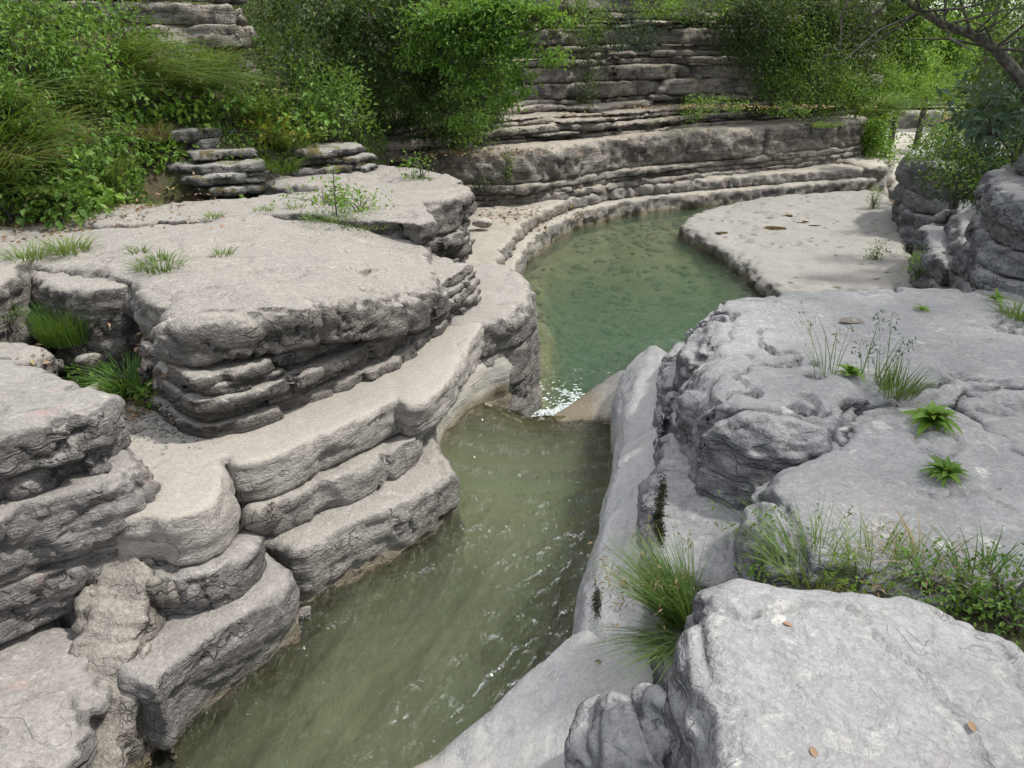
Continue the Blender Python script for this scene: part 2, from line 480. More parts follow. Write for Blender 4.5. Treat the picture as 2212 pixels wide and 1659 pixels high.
M = {}
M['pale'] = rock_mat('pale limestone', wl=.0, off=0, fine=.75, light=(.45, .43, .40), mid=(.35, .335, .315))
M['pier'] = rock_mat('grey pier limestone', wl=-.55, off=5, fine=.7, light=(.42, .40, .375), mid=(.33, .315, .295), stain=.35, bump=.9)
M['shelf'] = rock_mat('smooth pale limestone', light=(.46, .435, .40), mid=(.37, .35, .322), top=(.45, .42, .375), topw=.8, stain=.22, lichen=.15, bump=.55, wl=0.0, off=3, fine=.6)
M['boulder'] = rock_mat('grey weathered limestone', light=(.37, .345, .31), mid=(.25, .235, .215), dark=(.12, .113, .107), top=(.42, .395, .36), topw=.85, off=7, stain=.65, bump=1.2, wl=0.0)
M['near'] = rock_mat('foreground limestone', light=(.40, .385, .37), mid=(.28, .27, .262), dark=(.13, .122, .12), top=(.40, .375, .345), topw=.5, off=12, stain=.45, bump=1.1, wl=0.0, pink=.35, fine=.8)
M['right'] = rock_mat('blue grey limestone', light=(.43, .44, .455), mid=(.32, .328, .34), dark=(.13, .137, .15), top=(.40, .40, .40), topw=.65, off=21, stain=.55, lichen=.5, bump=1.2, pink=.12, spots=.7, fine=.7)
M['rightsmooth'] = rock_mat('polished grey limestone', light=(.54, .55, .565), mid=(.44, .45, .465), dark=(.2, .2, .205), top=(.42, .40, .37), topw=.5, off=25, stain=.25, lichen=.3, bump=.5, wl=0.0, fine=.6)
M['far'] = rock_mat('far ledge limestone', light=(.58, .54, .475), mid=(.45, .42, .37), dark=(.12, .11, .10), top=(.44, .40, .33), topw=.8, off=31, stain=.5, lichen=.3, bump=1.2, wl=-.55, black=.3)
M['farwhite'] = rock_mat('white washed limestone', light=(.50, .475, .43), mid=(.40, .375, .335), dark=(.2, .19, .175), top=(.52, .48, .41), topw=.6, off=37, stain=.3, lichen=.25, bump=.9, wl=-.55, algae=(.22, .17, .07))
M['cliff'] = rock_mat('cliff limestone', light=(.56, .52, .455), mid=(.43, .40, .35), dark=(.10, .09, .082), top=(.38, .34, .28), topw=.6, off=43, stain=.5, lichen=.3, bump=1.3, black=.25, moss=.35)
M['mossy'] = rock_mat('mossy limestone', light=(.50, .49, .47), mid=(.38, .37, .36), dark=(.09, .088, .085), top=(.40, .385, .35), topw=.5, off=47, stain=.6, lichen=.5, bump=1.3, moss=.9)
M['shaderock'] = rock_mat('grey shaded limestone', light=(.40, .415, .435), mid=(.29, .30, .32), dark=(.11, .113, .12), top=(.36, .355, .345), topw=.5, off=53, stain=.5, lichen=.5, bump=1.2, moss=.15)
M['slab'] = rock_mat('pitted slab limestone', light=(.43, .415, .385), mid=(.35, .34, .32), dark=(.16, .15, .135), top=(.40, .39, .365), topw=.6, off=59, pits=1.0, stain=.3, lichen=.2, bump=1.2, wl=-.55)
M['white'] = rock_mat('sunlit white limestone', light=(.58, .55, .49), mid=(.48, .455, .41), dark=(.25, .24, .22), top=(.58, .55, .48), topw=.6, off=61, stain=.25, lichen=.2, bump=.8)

def soil_mat():
    g = NG('soil with litter')
    geo = g.n('NewGeometry'); pos = geo.outputs['Position']
    n = g.noise(pos, 3, 5, .6); n2 = g.noise(pos, 30, 5, .7)
    c = g.mix(g.ramp(n, .35, .65), (.055, .042, .028), (.11, .085, .055))
    c = g.mix(g.math('MULTIPLY', g.ramp(n2, .5, .7), .6), c, (.17, .13, .085))
    nz = g.n('SeparateXYZ', {0: geo.outputs['Normal']}).outputs[2]
    gm = g.ramp(g.noise(pos, 1.2, 4, .6), .42, .6)
    c = g.mix(g.math('MULTIPLY', gm, .6), c, (.05, .07, .02))
    bp = g.n('Bump', {'Height': n2, 'Strength': .8, 'Distance': .04})
    b = g.n('BsdfPrincipled', {'Base Color': c, 'Roughness': .95, 'Normal': bp.outputs[0]})
    g.t.links.new(b.outputs[0], g.out.inputs[0]); return g.m
def bed_mat():
    g = NG('stream bed')
    geo = g.n('NewGeometry'); pos = geo.outputs['Position']
    n = g.noise(pos, 2.2, 5, .6); v = g.n('TexVoronoi', {'Vector': pos, 'Scale': 5.0}).outputs[1]
    c = g.mix(g.ramp(n, .35, .65), (.20, .17, .08), (.36, .32, .19))
    b = g.n('BsdfPrincipled', {'Base Color': c, 'Roughness': .9})
    g.t.links.new(b.outputs[0], g.out.inputs[0]); return g.m
M['soil'] = soil_mat(); M['bed'] = bed_mat()
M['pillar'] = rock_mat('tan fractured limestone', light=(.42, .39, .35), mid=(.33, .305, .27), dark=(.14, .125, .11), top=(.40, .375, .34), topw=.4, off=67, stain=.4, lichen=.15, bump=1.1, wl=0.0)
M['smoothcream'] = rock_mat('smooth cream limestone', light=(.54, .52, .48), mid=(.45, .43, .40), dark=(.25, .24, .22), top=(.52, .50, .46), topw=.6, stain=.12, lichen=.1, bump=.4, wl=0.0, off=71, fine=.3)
# ------------------------------------------------------------------ terrain (one sheet, stream bed included)
WNEAR, WFAR = 0.0, -0.55
near_pool = F([(300, 1700), (380, 1610), (640, 1395), (655, 1325), (760, 1262), (880, 1192), (996, 1120), (955, 1000), (965, 935), (1040, 872), (1150, 880), (1330, 830),
               (1312, 910), (1312, 1050), (1270, 1250), (1210, 1450), (1190, 1500), (1000, 1610), (800, 1720)], 0)
near_bed = chaikin(near_pool, 1)
FARW = [(.05, 7.0), (.22, 7.6), (.30, 8.8), (.38, 9.9), (.18, 11.6), (.36, 13.3), (1.4, 15.9), (2.8, 17.2), (4.25, 17.8), (4.6, 17.0), (3.3, 15.7), (3.95, 13.0), (3.9, 11.6), (3.0, 8.5), (1.6, 6.6), (.6, 6.6)]
soil_line = [P(-700, 560, 1.55, dip), P(0, 492, 1.55, dip), P(150, 480, 1.55, dip), P(260, 455, 1.55, dip), P(340, 415, 1.55, dip), P(610, 400, 1.55, dip), P(820, 365, 1.55, dip), P(850, 330, 1.5, dip)]
soil_poly = [p[:2] for p in soil_line] + [(-3.6, 13.4), (-2.8, 16.0), (0, 18.2), (2.2, 20.6), (5.5, 22.2), (8.6, 23.6), (11.6, 27), (17, 37), (21.5, 53), (24, 80), (-60, 80), (-60, 5), (-12, 4.5)]
right_soil = [(3.2, 1.2), (4.6, 4.2), (5.6, 6.2), (6.6, 9.0), (8.2, 12.0), (10.0, 16.0), (13.6, 21), (24.5, 33), (37, 48), (62, 80), (60, -10), (5, -10), (3.4, 0)]
def terrain_h(X, Y):
    h = np.full(X.shape, -.75) - .085 * np.clip(Y - 18, 0, 35)
    lb = [(-60, -10), (-1.2, -10), (-1.5, 2.0), (-1.7, 2.9), (-1.3, 3.6), (-.5, 4.8), (-.65, 5.6), (-.3, 6.8), (-.1, 8.6), (-.2, 11.6), (0, 13.3), (1.0, 16.0), (2.6, 17.6), (6, 19.2), (9.0, 20.8), (11.2, 24), (16.3, 34), (21, 50), (24, 90), (-60, 90)]
    d = sdf2(lb, X, Y)
    hl = .55 + dip(Y) - .3 * sstep(7, 12, Y) - 1.1 * sstep(3.7, 3.1, Y)
    h = h + (hl - h) * sstep(-.05, -.5, d)
    rb_ = [(60, -10), (.75, -10), (.75, 1.9), (.95, 2.7), (1.1, 3.7), (1.25, 4.8), (1.5, 5.5), (2.4, 5.6), (4.6, 6.0), (6.2, 9), (7.6, 12), (9.4, 16), (12.8, 21), (23.5, 32), (36, 46), (62, 80)]
    d = sdf2(rb_, X, Y)
    h = h + (.85 + .0 * X - h) * sstep(-.05, -.5, d)
    d = sdf2(near_bed, X, Y)
    rl = np.hypot(X - .3, Y - 6.75)
    prof = .07 + .85 * sstep(.85, 3.3, rl) + .05 * np.sin(rl * 13 + 2 * fbm(X, Y, np.full(X.shape, 4.4), 2)) * sstep(3.2, 1.5, rl) + .34 * fbm(X * 1.5, Y * 1.5, np.full(X.shape, 7.1), 3) * sstep(.8, 2.2, rl)
    h = np.where(d < .3, np.minimum(h, -.05 - np.maximum(prof, .06) * sstep(.05, -.35, d)), h)
    d = sdf2(FARW, X, Y)
    fb = -.62 - .12 * sstep(0, -.5, d) - 1.0 * sstep(15, 8, Y) * sstep(0, -.7, d)
    h = np.where(d < .2, np.minimum(h, fb), h)
    d = sdf2(soil_poly, X, Y)
    dd = np.maximum(-d, 0)
    rise = 1.28 + dip(Y) * 0 + .75 * np.minimum(dd, 2.2) + .45 * np.maximum(dd - 2.2, 0)
    rise = np.minimum(rise, 9 + .12 * dd)
    rise = rise - .028 * np.clip(Y - 16, 0, 60)
    h = np.where(d < 0, np.maximum(h, rise - .35 * sstep(-.25, 0, d)), h)
    d = sdf2(right_soil, X, Y); dd = np.maximum(-d, 0)
    rise = .95 + .75 * np.minimum(dd, 2.5) + .4 * np.maximum(dd - 2.5, 0) - .05 * np.clip(Y - 12, 0, 45)
    h = np.where(d < 0, np.maximum(h, np.minimum(rise, 10) - .3 * sstep(-.3, 0, d)), h)
    h = h + .06 * fbm(X * 1.1, Y * 1.1, np.full(X.shape, 2.2), 4) * np.where(h < -.2, .5, 1)
    return h
def axis(lo, hi, s0, centre, grow):
    a = [centre]; s = s0
    while a[-1] < hi: a.append(a[-1] + s); s = s0 + grow * abs(a[-1] - centre)
    b = [centre]; s = s0
    while b[-1] > lo: b.append(b[-1] - s); s = s0 + grow * abs(b[-1] - centre)
    return np.array(b[::-1][:-1] + a)
xs = axis(-300, 300, .07, .0, .03); ys = axis(-60, 600, .07, 4.0, .024)
xs_t, ys_t = xs, ys
GX, GY = np.meshgrid(xs, ys, indexing='ij')
GH = terrain_h(GX, GY)
n0, n1 = GX.shape
I = np.arange(n0 * n1).reshape(n0, n1)
Q = np.stack([I[:-1, :-1], I[1:, :-1], I[1:, 1:], I[:-1, 1:]], -1).reshape(-1, 4)
me = mesh_np('terrain', np.stack([GX, GY, GH], -1).reshape(-1, 3), Q)
terrain = link('ground', me, M['soil'])
me.materials.append(M['bed'])
qc = GH[:-1, :-1].reshape(-1); qy = GY[:-1, :-1].reshape(-1); qx = GX[:-1, :-1].reshape(-1)
me.polygons.foreach_set('material_index', ((qc < -.02) & ((sdf2(FARW, qx, qy) < .4) | (sdf2(near_bed, qx, qy) < .4))).astype(np.int32))
terrain['kind'] = 'structure'

def ground_z(x, y):
    return terrain_h(np.array([[float(x)]]), np.array([[float(y)]]))[0, 0]

# ------------------------------------------------------------------ left bank
def ledge(name, label, group='layered limestone ledges'):
    return thing(name, label, 'rock', group)

SH, TER = .87, 1.57      # shelf and terrace levels at y = 3.5
# lower ledges along the near pool
t = ledge('rock_ledge', 'three rounded pale rock steps curving along the left side of the near pool')
layer(t, F([(655, 1328), (760, 1262), (880, 1192), (985, 1122)], 0) + [(-.34, 4.52), (-.47, 4.8), (-.62, 5.2), (-.75, 6.2), (-2.3, 6.0), (-2.2, 4.2), (-1.42, 3.6)], -.9, .40, M['pale'], dip, rt=.08, rb=.04, edge=.05, seed=1, mid=.016, lam=.011, rough=.014, top=.03, cover=.4)
layer(t, [(-1.42, 3.62), (-1.22, 3.80), (-.98, 4.08), (-.74, 4.40), (-.60, 4.62), (-.64, 4.9), (-.74, 5.3), (-.8, 6.2), (-2.4, 6.0), (-2.3, 4.4), (-1.65, 3.75)], .385, .615, M['pale'], dip, rt=.06, rb=.04, edge=.05, seed=2, mid=.016, lam=.011, joint=.06, jsize=.7, rough=.016, cover=.4)
layer(t, F([(488, 1012), (500, 1040), (560, 1030), (640, 1000), (750, 950), (850, 890), (895, 905), (950, 870), (1000, 800), (1045, 725), (1075, 650), (1085, 600)], SH - .1, dip) + [(-.1, 8.4), (-.5, 8.6), (-2.2, 6.4), (-3.0, 5.2), (-3.2, 3.9), (-2.4, 3.2), (-1.75, 3.35)],
      .60, SH, M['shelf'], dip, rt=.055, rb=.04, edge=.05, seed=3, mid=.016, lam=.011, vox=.019, joint=.03, jsize=1.1, rough=.010, top=.02)

# blocks in the left foreground at the water
t = ledge('rock_ledge', 'stack of three bulging rock blocks dropping into the water at lower left')
layer(t, F([(372, 1655), (385, 1592), (460, 1530), (560, 1455), (632, 1402), (650, 1350)], 0) + [(-1.32, 3.52), (-1.5, 3.75), (-2.6, 3.9), (-2.3, 2.9)], -.9, .37, M['near'], dip, rt=.09, rb=.05, edge=.05, seed=5, mid=.016, lam=.011, rough=.015)
layer(t, F([(372, 1300), (400, 1310), (480, 1290), (560, 1235), (582, 1190), (575, 1150)], .45, dip) + [(-1.55, 3.65), (-2.6, 3.8), (-2.3, 3.0)], .355, .60, M['near'], dip, rt=.07, rb=.05, edge=.05, seed=6, mid=.016, lam=.011, rough=.014)
layer(t, F([(330, 1185), (380, 1200), (450, 1180), (505, 1130), (515, 1085), (490, 1040)], .68, dip) + [(-1.75, 3.62), (-2.8, 3.7), (-2.3, 2.9)], .585, SH + .01, M['shelf'], dip, rt=.06, rb=.05, edge=.04, seed=7, mid=.016, lam=.011, rough=.010, top=.02)

# rough mass at the left margin
t = ledge('rock_mass', 'massive rugged grey rock with overhanging strata at the left margin')
A = [(-2.62, 2.35), (-2.35, 2.62), (-2.1, 2.86), (-1.88, 3.1), (-1.86, 3.3), (-2.0, 3.5), (-2.45, 3.85), (-3.2, 4.3), (-5, 4.4), (-5, 2.0)]
def shift(o, dx, dy): return [(a + dx, b + dy) for a, b in o]
layer(t, shift(A, .02, -.02), .42, .72, M['near'], dip, rt=.05, rb=.07, edge=.06, seed=11, cover=.35, joint=.05, jsize=.5, rough=.02, lam=.012, xr=(-4.6, 9))
layer(t, shift(A, .06, -.03), .70, 1.08, M['near'], dip, rt=.10, rb=.10, edge=.06, seed=12, cover=.35, joint=.04, jsize=.6, rough=.024, lam=.012, xr=(-4.6, 9))
layer(t, shift(A, -.04, .02), 1.06, 1.20, M['near'], dip, rt=.04, rb=.03, edge=.07, seed=13, cover=.35, joint=.12, jsize=.28, rough=.02, xr=(-4.6, 9))
layer(t, shift(A, -.02, .0), 1.20, 1.40, M['near'], dip, rt=.08, rb=.04, edge=.07, seed=14, joint=.07, jsize=.5, rough=.02, xr=(-4.6, 9), top=.05)
t = ledge('rock_pillar', 'tan fractured rock face between the margin rock and the water')
layer(t, [(-1.96, 2.1), (-1.70, 2.1), (-1.62, 2.45), (-1.66, 2.75), (-1.70, 2.98), (-1.8, 3.2), (-2.2, 3.3), (-2.05, 2.8)], -.9, .60, M['pillar'], dip, rt=.06, rb=.05, edge=.035, efreq=2.6, seed=15, joint=.05, jsize=.3, jw=.025, rough=.014, lam=.012, mid=.015, zoff=lambda X, Y: .75 * (np.minimum(Y, 3.1) - 2.95))
t = ledge('rock_block', 'pale angular rock block in the lower left corner')
layer(t, [(-3.4, 1.6), (-1.75, 1.7), (-1.73, 2.2), (-1.80, 2.5), (-1.92, 2.78), (-2.2, 3.0), (-3.4, 3.0)], -.9, .36, M['near'], dip, rt=.06, rb=.04, edge=.05, seed=16, joint=.06, jsize=.45, rough=.022, lam=.01, xr=(-3.8, 9), zoff=lambda X, Y: -.12 * (X + 2))

# big layered boulder on the shelf and the terrace behind it
Dp = F([(320, 840), (370, 900), (415, 932), (442, 948), (475, 942), (560, 922), (700, 862), (850, 785), (950, 720), (1035, 655)], SH, dip)
Db = [(-.5, 7.0), (-.9, 7.6), (-3.2, 7.5), (-2.5, 5.2), (-2.22, 4.6)]
t = ledge('layered_boulder', 'big flat topped layered boulder overhanging the pale shelf')
zl = [SH - .02, .99, 1.10, 1.20, 1.575]
ins = [0.0, .05, .03, .10, -.02]
def inset(o, k):
    c = np.array([-1.9, 5.6]); o = np.array(o)
    v = c - o; v /= np.linalg.norm(v, axis=1)[:, None]
    return [tuple(q) for q in o + v * k]
for i, (z0, z1, k) in enumerate([(SH - .02, .965, -.05), (.96, 1.05, -.03), (1.045, 1.14, -.05), (1.135, 1.205, -.01), (1.20, 1.29, -.03)]):
    layer(t, inset(Dp, k) + Db, z0, z1, M['boulder'], dip, rt=.028, rb=.022, edge=.045, efreq=1.9, seed=21 + i, cover=.5, blk=.04, joint=.05, jsize=.6, jw=.03, rough=.012, lam=.008)
top = F([(318, 690), (330, 760), (440, 800), (560, 800), (650, 770), (720, 740), (850, 680), (950, 630), (985, 590), (960, 545), (935, 515)], 1.40, dip)
layer(t, [(-2.28, 4.75), (-2.22, 4.34), (-2.06, 4.14), (-1.8, 4.07), (-1.42, 4.26), (-1.1, 4.60), (-.85, 5.0), (-.6, 5.7), (-.5, 6.3), (-.75, 7.1), (-.95, 8.3), (-1.5, 8.9), (-3.2, 9.2), (-5.0, 8.6), (-6.6, 8.0), (-5.6, 6.8), (-3.4, 5.6), (-2.6, 5.1)],
      1.27, TER, M['boulder'], dip, rt=.17, rb=.05, edge=.07, seed=34, joint=.06, jsize=.9, jw=.04, rough=.016, top=.10, tfreq=1.2, crack=.03, vox=.022, mid=.018,
      zoff=lambda X, Y: -.17 * sstep(-1.45, -.55, X + .12 * (Y - 5)) * sstep(4.4, 5.2, Y) + .05 * np.exp(-((X + 1.7) ** 2 + (Y - 4.5) ** 2) / .35))
# terrace slabs farther back
t = ledge('rock_terrace', 'low pale rock slab behind the big boulder, dotted with weeds')
layer(t, F([(150, 482), (330, 440), (600, 410), (700, 405), (830, 400), (930, 430), (945, 480), (800, 470), (600, 455), (400, 470)], 1.65, dip) + [], 1.4, 1.63, M['boulder'], dip, rt=.06, rb=.03, edge=.06, seed=26, crack=.05, rough=.012, top=.03)
# jointed blocks left of the boulder
for i, (pts, zt, lab) in enumerate([
        ([(-3.55, 5.4), (-3.1, 5.1), (-2.78, 5.25), (-2.75, 5.7), (-3.1, 6.6), (-3.9, 6.9), (-4.1, 6.2)], 1.52, 'rounded pale block with a ferny gap below it, left of the big boulder'),
        ([(-4.6, 5.2), (-3.9, 4.9), (-3.62, 5.05), (-3.65, 5.6), (-4.1, 6.5), (-5.4, 6.6), (-5.4, 5.6)], 1.56, 'pale block with grassy cracks at the left edge behind the margin rock'),
        ([(-3.75, 4.55), (-3.35, 4.4), (-3.1, 4.5), (-3.12, 4.8), (-3.5, 5.0), (-3.95, 4.95)], 1.22, 'small rounded boulder wedged by the left edge under a grassy block'),
        ([(-2.72, 5.2), (-2.2, 4.5), (-1.9, 4.6), (-2.2, 5.5), (-2.7, 6.2), (-3.0, 6.0)], 1.53, 'pale sloping block joined to the back of the big boulder')]):
    t = ledge('rock_block', lab)
    layer(t, pts, .7, zt, M['boulder'], dip, rt=.10, rb=.05, edge=.06, seed=36 + i, rough=.012, joint=.02, jsize=.9, top=.05, vox=.02)
# end boulder of the terrace above the far pool
t = ledge('rounded_boulder', 'tall rounded grey boulder with undercut layered foot at the terrace end')
Eo = [(-1.5, 8.3), (-.95, 8.35), (-.62, 8.7), (-.46, 9.3), (-.5, 10.0), (-.9, 10.8), (-2.0, 11.6), (-3.8, 11.8), (-3.6, 10.2), (-2.4, 9.4)]
layer(t, inset(Eo, .12), .45, .68, M['boulder'], flat, rt=.04, rb=.04, edge=.06, seed=41, cover=.5, blk=.06, joint=.08, jsize=.4, rough=.016)
layer(t, inset(Eo, .2), .66, .84, M['boulder'], flat, rt=.04, rb=.05, edge=.07, seed=42, cover=.5, blk=.06, joint=.08, jsize=.4, rough=.016)
layer(t, inset(Eo, .08), .82, 1.0, M['boulder'], flat, rt=.05, rb=.05, edge=.07, seed=43, cover=.5, blk=.06, joint=.06, jsize=.5, rough=.016)
layer(t, Eo, .99, 1.36, M['boulder'], flat, rt=.17, rb=.06, edge=.08, seed=44, joint=.08, jsize=.8, rough=.016, top=.06)
# pier and smooth flank between the two pools
t = ledge('rock_pier', 'dark weathered rock pier standing in the far pool below the shelf')
layer(t, [(-.5, 6.25), (-.16, 6.5), (.06, 6.7), (.22, 7.0), (.30, 7.4), (.24, 7.9), (.0, 8.6), (-.5, 8.8), (-1.0, 7.6)], -1.4, .36, M['pier'], flat, rt=.06, rb=.05, edge=.04, seed=51, lam=.014, rough=.012)
layer(t, [(-.55, 6.1), (-.18, 6.45), (.04, 6.7), (.20, 7.0), (.27, 7.4), (.2, 7.9), (-.02, 8.5), (-.5, 8.6), (-1.0, 7.4)], .35, .72, M['pier'], flat, rt=.14, rb=.04, edge=.05, seed=52, joint=.03, jsize=.8, rough=.014)
t = ledge('polished_lip', 'smooth cream rock flank beside the little waterfall lip')
layer(t, [(-.75, 4.75), (-.58, 5.05), (-.60, 5.55), (-.42, 6.05), (-.22, 6.42), (.0, 6.62), (-.0, 6.9), (-.4, 6.9), (-.95, 6.2)], -.9, .46, M['smoothcream'], flat, rt=.34, rb=.05, edge=.03, seed=53, mid=.008, crack=.008, rough=.006, lam=.002, top=.02)
# the lip itself (rock sill under the water) and its right shoulder
t = ledge('rock_sill', 'smooth ochre rock sill under the lip of the small waterfall')
layer(t, [(-.6, 6.0), (-.2, 6.05), (.2, 5.85), (.6, 5.9), (.95, 5.7), (1.25, 6.2), (1.15, 6.85), (.75, 6.55), (.5, 6.28), (.3, 6.16), (.1, 6.22), (-.1, 6.42), (-.4, 6.75)], -1.3, .0, M['pale'], flat, rt=.10, rb=.05, edge=.02, seed=54, mid=.008, crack=.008, rough=.006, lam=.002, top=.01, zoff=lambda X, Y: -.13 + .30 * np.clip(X - .15, 0, 1.2) + .35 * np.clip(-.05 - X, 0, 1))

# ------------------------------------------------------------------ right bank
t = ledge('channel_wall', 'long polished grey rock wall along the right side of the near pool')
layer(t, [(.42, 2.3), (.27, 2.70), (.30, 3.0), (.48, 3.72), (.72, 4.78), (.82, 5.5), (.9, 5.95), (1.05, 6.35), (1.35, 6.45), (1.6, 6.0), (1.5, 4.8), (1.2, 3.4), (.9, 2.5)], -.9, .66, M['rightsmooth'], flat, rt=.48, rb=.05, edge=.03, seed=61, vox=.019, zoff=lambda X, Y: .05 * fbm((X - .22 * Y) * 7, Y * .7, np.full(X.shape, 3.1), 3), mid=.008, crack=.012, rough=.006, lam=.003, top=.03)
layer(t, [(.52, 2.6), (.62, 3.1), (.82, 3.9), (1.02, 4.7), (1.16, 5.4), (1.3, 5.75), (1.6, 5.5), (1.6, 4), (1.2, 2.6)], .3, .86, M['right'], flat, rt=.16, rb=.1, edge=.05, seed=62, rough=.018, joint=.08, jsize=.4)
t = ledge('grey_block', 'big bluish grey rock block with wrinkled face above the far pool')
layer(t, [(.84, 3.45), (1.0, 4.2), (1.16, 4.85), (1.38, 5.45), (2.1, 5.75), (2.85, 5.72), (3.9, 6.1), (4.4, 5.6), (4.2, 4.0), (2.7, 3.5), (2.3, 3.55), (1.9, 3.45), (1.5, 3.05), (1.15, 3.1)], .45, 1.31, M['right'], rdip, rt=.26, rb=.14, edge=.07, seed=63, rough=.022, joint=.09, jsize=.7, crack=.05, top=.10, tfreq=.9, mid=.03)
t = ledge('grey_block', 'lichen speckled rock hump in front of the wrinkled grey block')
layer(t, [(.98, 2.15), (.95, 2.65), (1.15, 3.0), (1.45, 3.3), (1.8, 3.75), (2.3, 3.8), (2.6, 3.2), (2.55, 2.2), (1.8, 1.9)], .45, 1.235, M['right'], rdip, rt=.20, rb=.1, edge=.05, seed=64, rough=.02, joint=.07, jsize=.55, top=.09, tfreq=1.2)
t = ledge('rock_slab', 'flat grey rock slab at right with weeds growing along its crack')
layer(t, [(2.28, 1.9), (2.28, 2.8), (2.30, 3.4), (2.5, 4.0), (3.4, 4.3), (4.2, 4.6), (5.4, 5.0), (5.6, 2.5), (4.2, 1.6), (3.0, 1.6)], .5, 1.29, M['right'], rdip, rt=.08, rb=.1, edge=.04, seed=65, vox=.019, crack=.04, rough=.012, top=.05)
t = ledge('soil_strip', 'strip of earth between the foreground boulder and the grey rocks')
layer(t, [(.78, 1.3), (.82, 2.0), (1.1, 2.3), (1.7, 2.35), (2.6, 2.3), (3.6, 2.2), (5.2, 2.0), (5.2, .8), (2, 1.0)], .5, 1.22, M['soil'], flat, rt=.12, rb=.05, edge=.05, seed=75, rough=.02, top=.05, name='earth', cover=None)
t['category'] = 'earth bank'; t['group'] = 'earth banks'
t = ledge('rock_rubble', 'broken grey rock lumps at the foot of the right wall, black moss between')
for i, (x, y, r, z) in enumerate([(.80, 2.70, .19, .80), (.74, 3.05, .15, .72), (.98, 3.0, .15, .86), (.88, 3.28, .13, .84), (.70, 2.40, .17, .70)]):
    a = np.linspace(0, 2 * math.pi, 9)[:-1]
    layer(t, [(x + r * math.cos(q) * .8, y + r * 1.3 * math.sin(q)) for q in a], z - .45, z, M['right'], flat, rt=.12, rb=.1, edge=.05, efreq=3, seed=66 + i, rough=.016, name='rock_lump')
t = ledge('foreground_boulder', 'broad flat grey boulder with lichen rings in the lower right corner')
layer(t, F([(1455, 1400), (1475, 1300), (1510, 1262), (1600, 1250), (1700, 1268), (1830, 1262), (1960, 1262), (2130, 1330), (2300, 1420)], 1.36) + [(3.0, 1.2), (3.0, .3), (.35, .3), (.42, 1.0), (.46, 1.35)],
      .3, 1.42, M['right'], flat, rt=.16, rb=.1, edge=.035, seed=71, rough=.010, top=.04, vox=.0125, joint=.015, jsize=.5)
t = ledge('rock_lobes', 'dark wrinkled rock lobes below the foreground boulder')
layer(t, [(.06, .8), (.10, 1.5), (.14, 1.95), (.30, 2.2), (.50, 2.15), (.66, 1.8), (.66, .8)], .0, .86, M['right'], flat, rt=.2, rb=.1, zoff=lambda X, Y: .7 * (X - .35), edge=.05, efreq=3, seed=72, rough=.02, joint=.10, jsize=.3, vox=.0125)
t = ledge('polished_ramp', 'smooth cream rock ramp sliding into the water at the bottom')
layer(t, F([(700, 1730), (880, 1652), (1000, 1606), (1190, 1498)], 0) + [(.34, 2.92), (.6, 2.75), (.75, 2.2), (.7, .9), (-.9, .9), (-.95, 1.9)], -.9, .0, M['rightsmooth'], flat, rt=.14, rb=.05, edge=.03, seed=73, mid=.008, crack=.008, rough=.006, lam=.002, top=.03, vox=.018,
      zoff=lambda X, Y: .06 + .55 * np.clip(X + .35, 0, 1.2) + .10 * np.clip(2.4 - Y, 0, 1))

# right hand wall of the gorge beyond the grey block
t = ledge('rock_ledge', 'dark wrinkled strata in shade at the right edge')
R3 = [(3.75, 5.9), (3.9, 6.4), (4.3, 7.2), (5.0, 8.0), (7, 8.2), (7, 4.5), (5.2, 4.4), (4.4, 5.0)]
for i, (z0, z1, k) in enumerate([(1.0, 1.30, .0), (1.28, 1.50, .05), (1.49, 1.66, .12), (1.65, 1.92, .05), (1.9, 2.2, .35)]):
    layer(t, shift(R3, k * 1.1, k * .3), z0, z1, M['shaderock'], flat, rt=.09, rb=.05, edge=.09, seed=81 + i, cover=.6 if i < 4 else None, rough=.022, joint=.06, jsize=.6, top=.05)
t = ledge('grey_block', 'smooth grey rock bulge with stepped beds right of the pitted slab')
G1 = [(4.95, 8.2), (5.3, 9.2), (5.75, 10.6), (6.4, 12.1), (7.2, 12.9), (9.5, 12.6), (9, 9), (7.4, 7.4), (5.6, 7.3)]
for i, (z0, z1, k) in enumerate([(-.9, .05, 0), (.03, .36, .14), (.34, .62, .30), (.60, 1.05, .75)]):
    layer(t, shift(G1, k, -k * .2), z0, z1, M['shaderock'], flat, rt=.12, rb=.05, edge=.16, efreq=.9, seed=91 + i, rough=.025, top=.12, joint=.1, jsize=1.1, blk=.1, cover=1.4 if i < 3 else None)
t = ledge('grey_block', 'squarish dark rock block standing at the far right end of the slab')
G2 = [(7.45, 14.6), (7.75, 15.8), (8.6, 16.6), (11, 16.6), (11, 13.2), (8.4, 13.2), (7.55, 13.8)]
for i, (z0, z1, k) in enumerate([(-.9, .1, 0), (.08, .42, .05), (.40, .98, .0), (.96, 1.25, .6)]):
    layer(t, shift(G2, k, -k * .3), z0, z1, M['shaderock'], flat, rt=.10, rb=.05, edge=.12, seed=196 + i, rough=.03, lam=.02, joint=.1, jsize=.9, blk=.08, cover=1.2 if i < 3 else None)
t = ledge('rock_ledge', 'mossy stepped bank above the grey bulge at right')
G3 = [(6.9, 9.6), (7.4, 11.4), (8.4, 13.6), (9.8, 16.4), (14, 17), (14, 8), (9, 6.8)]
for i, (z0, z1, k) in enumerate([(.6, 1.25, 0), (1.22, 1.55, .3), (1.52, 2.0, .7)]):
    layer(t, shift(G3, k, -k * .2), z0, z1, M['mossy'], flat, rt=.12, rb=.05, edge=.2, efreq=.8, seed=221 + i, rough=.03, joint=.12, jsize=1.0, blk=.15, vox=.06)
t = ledge('rock_slab', 'flat pitted pale slab with small puddles beside the far pool')
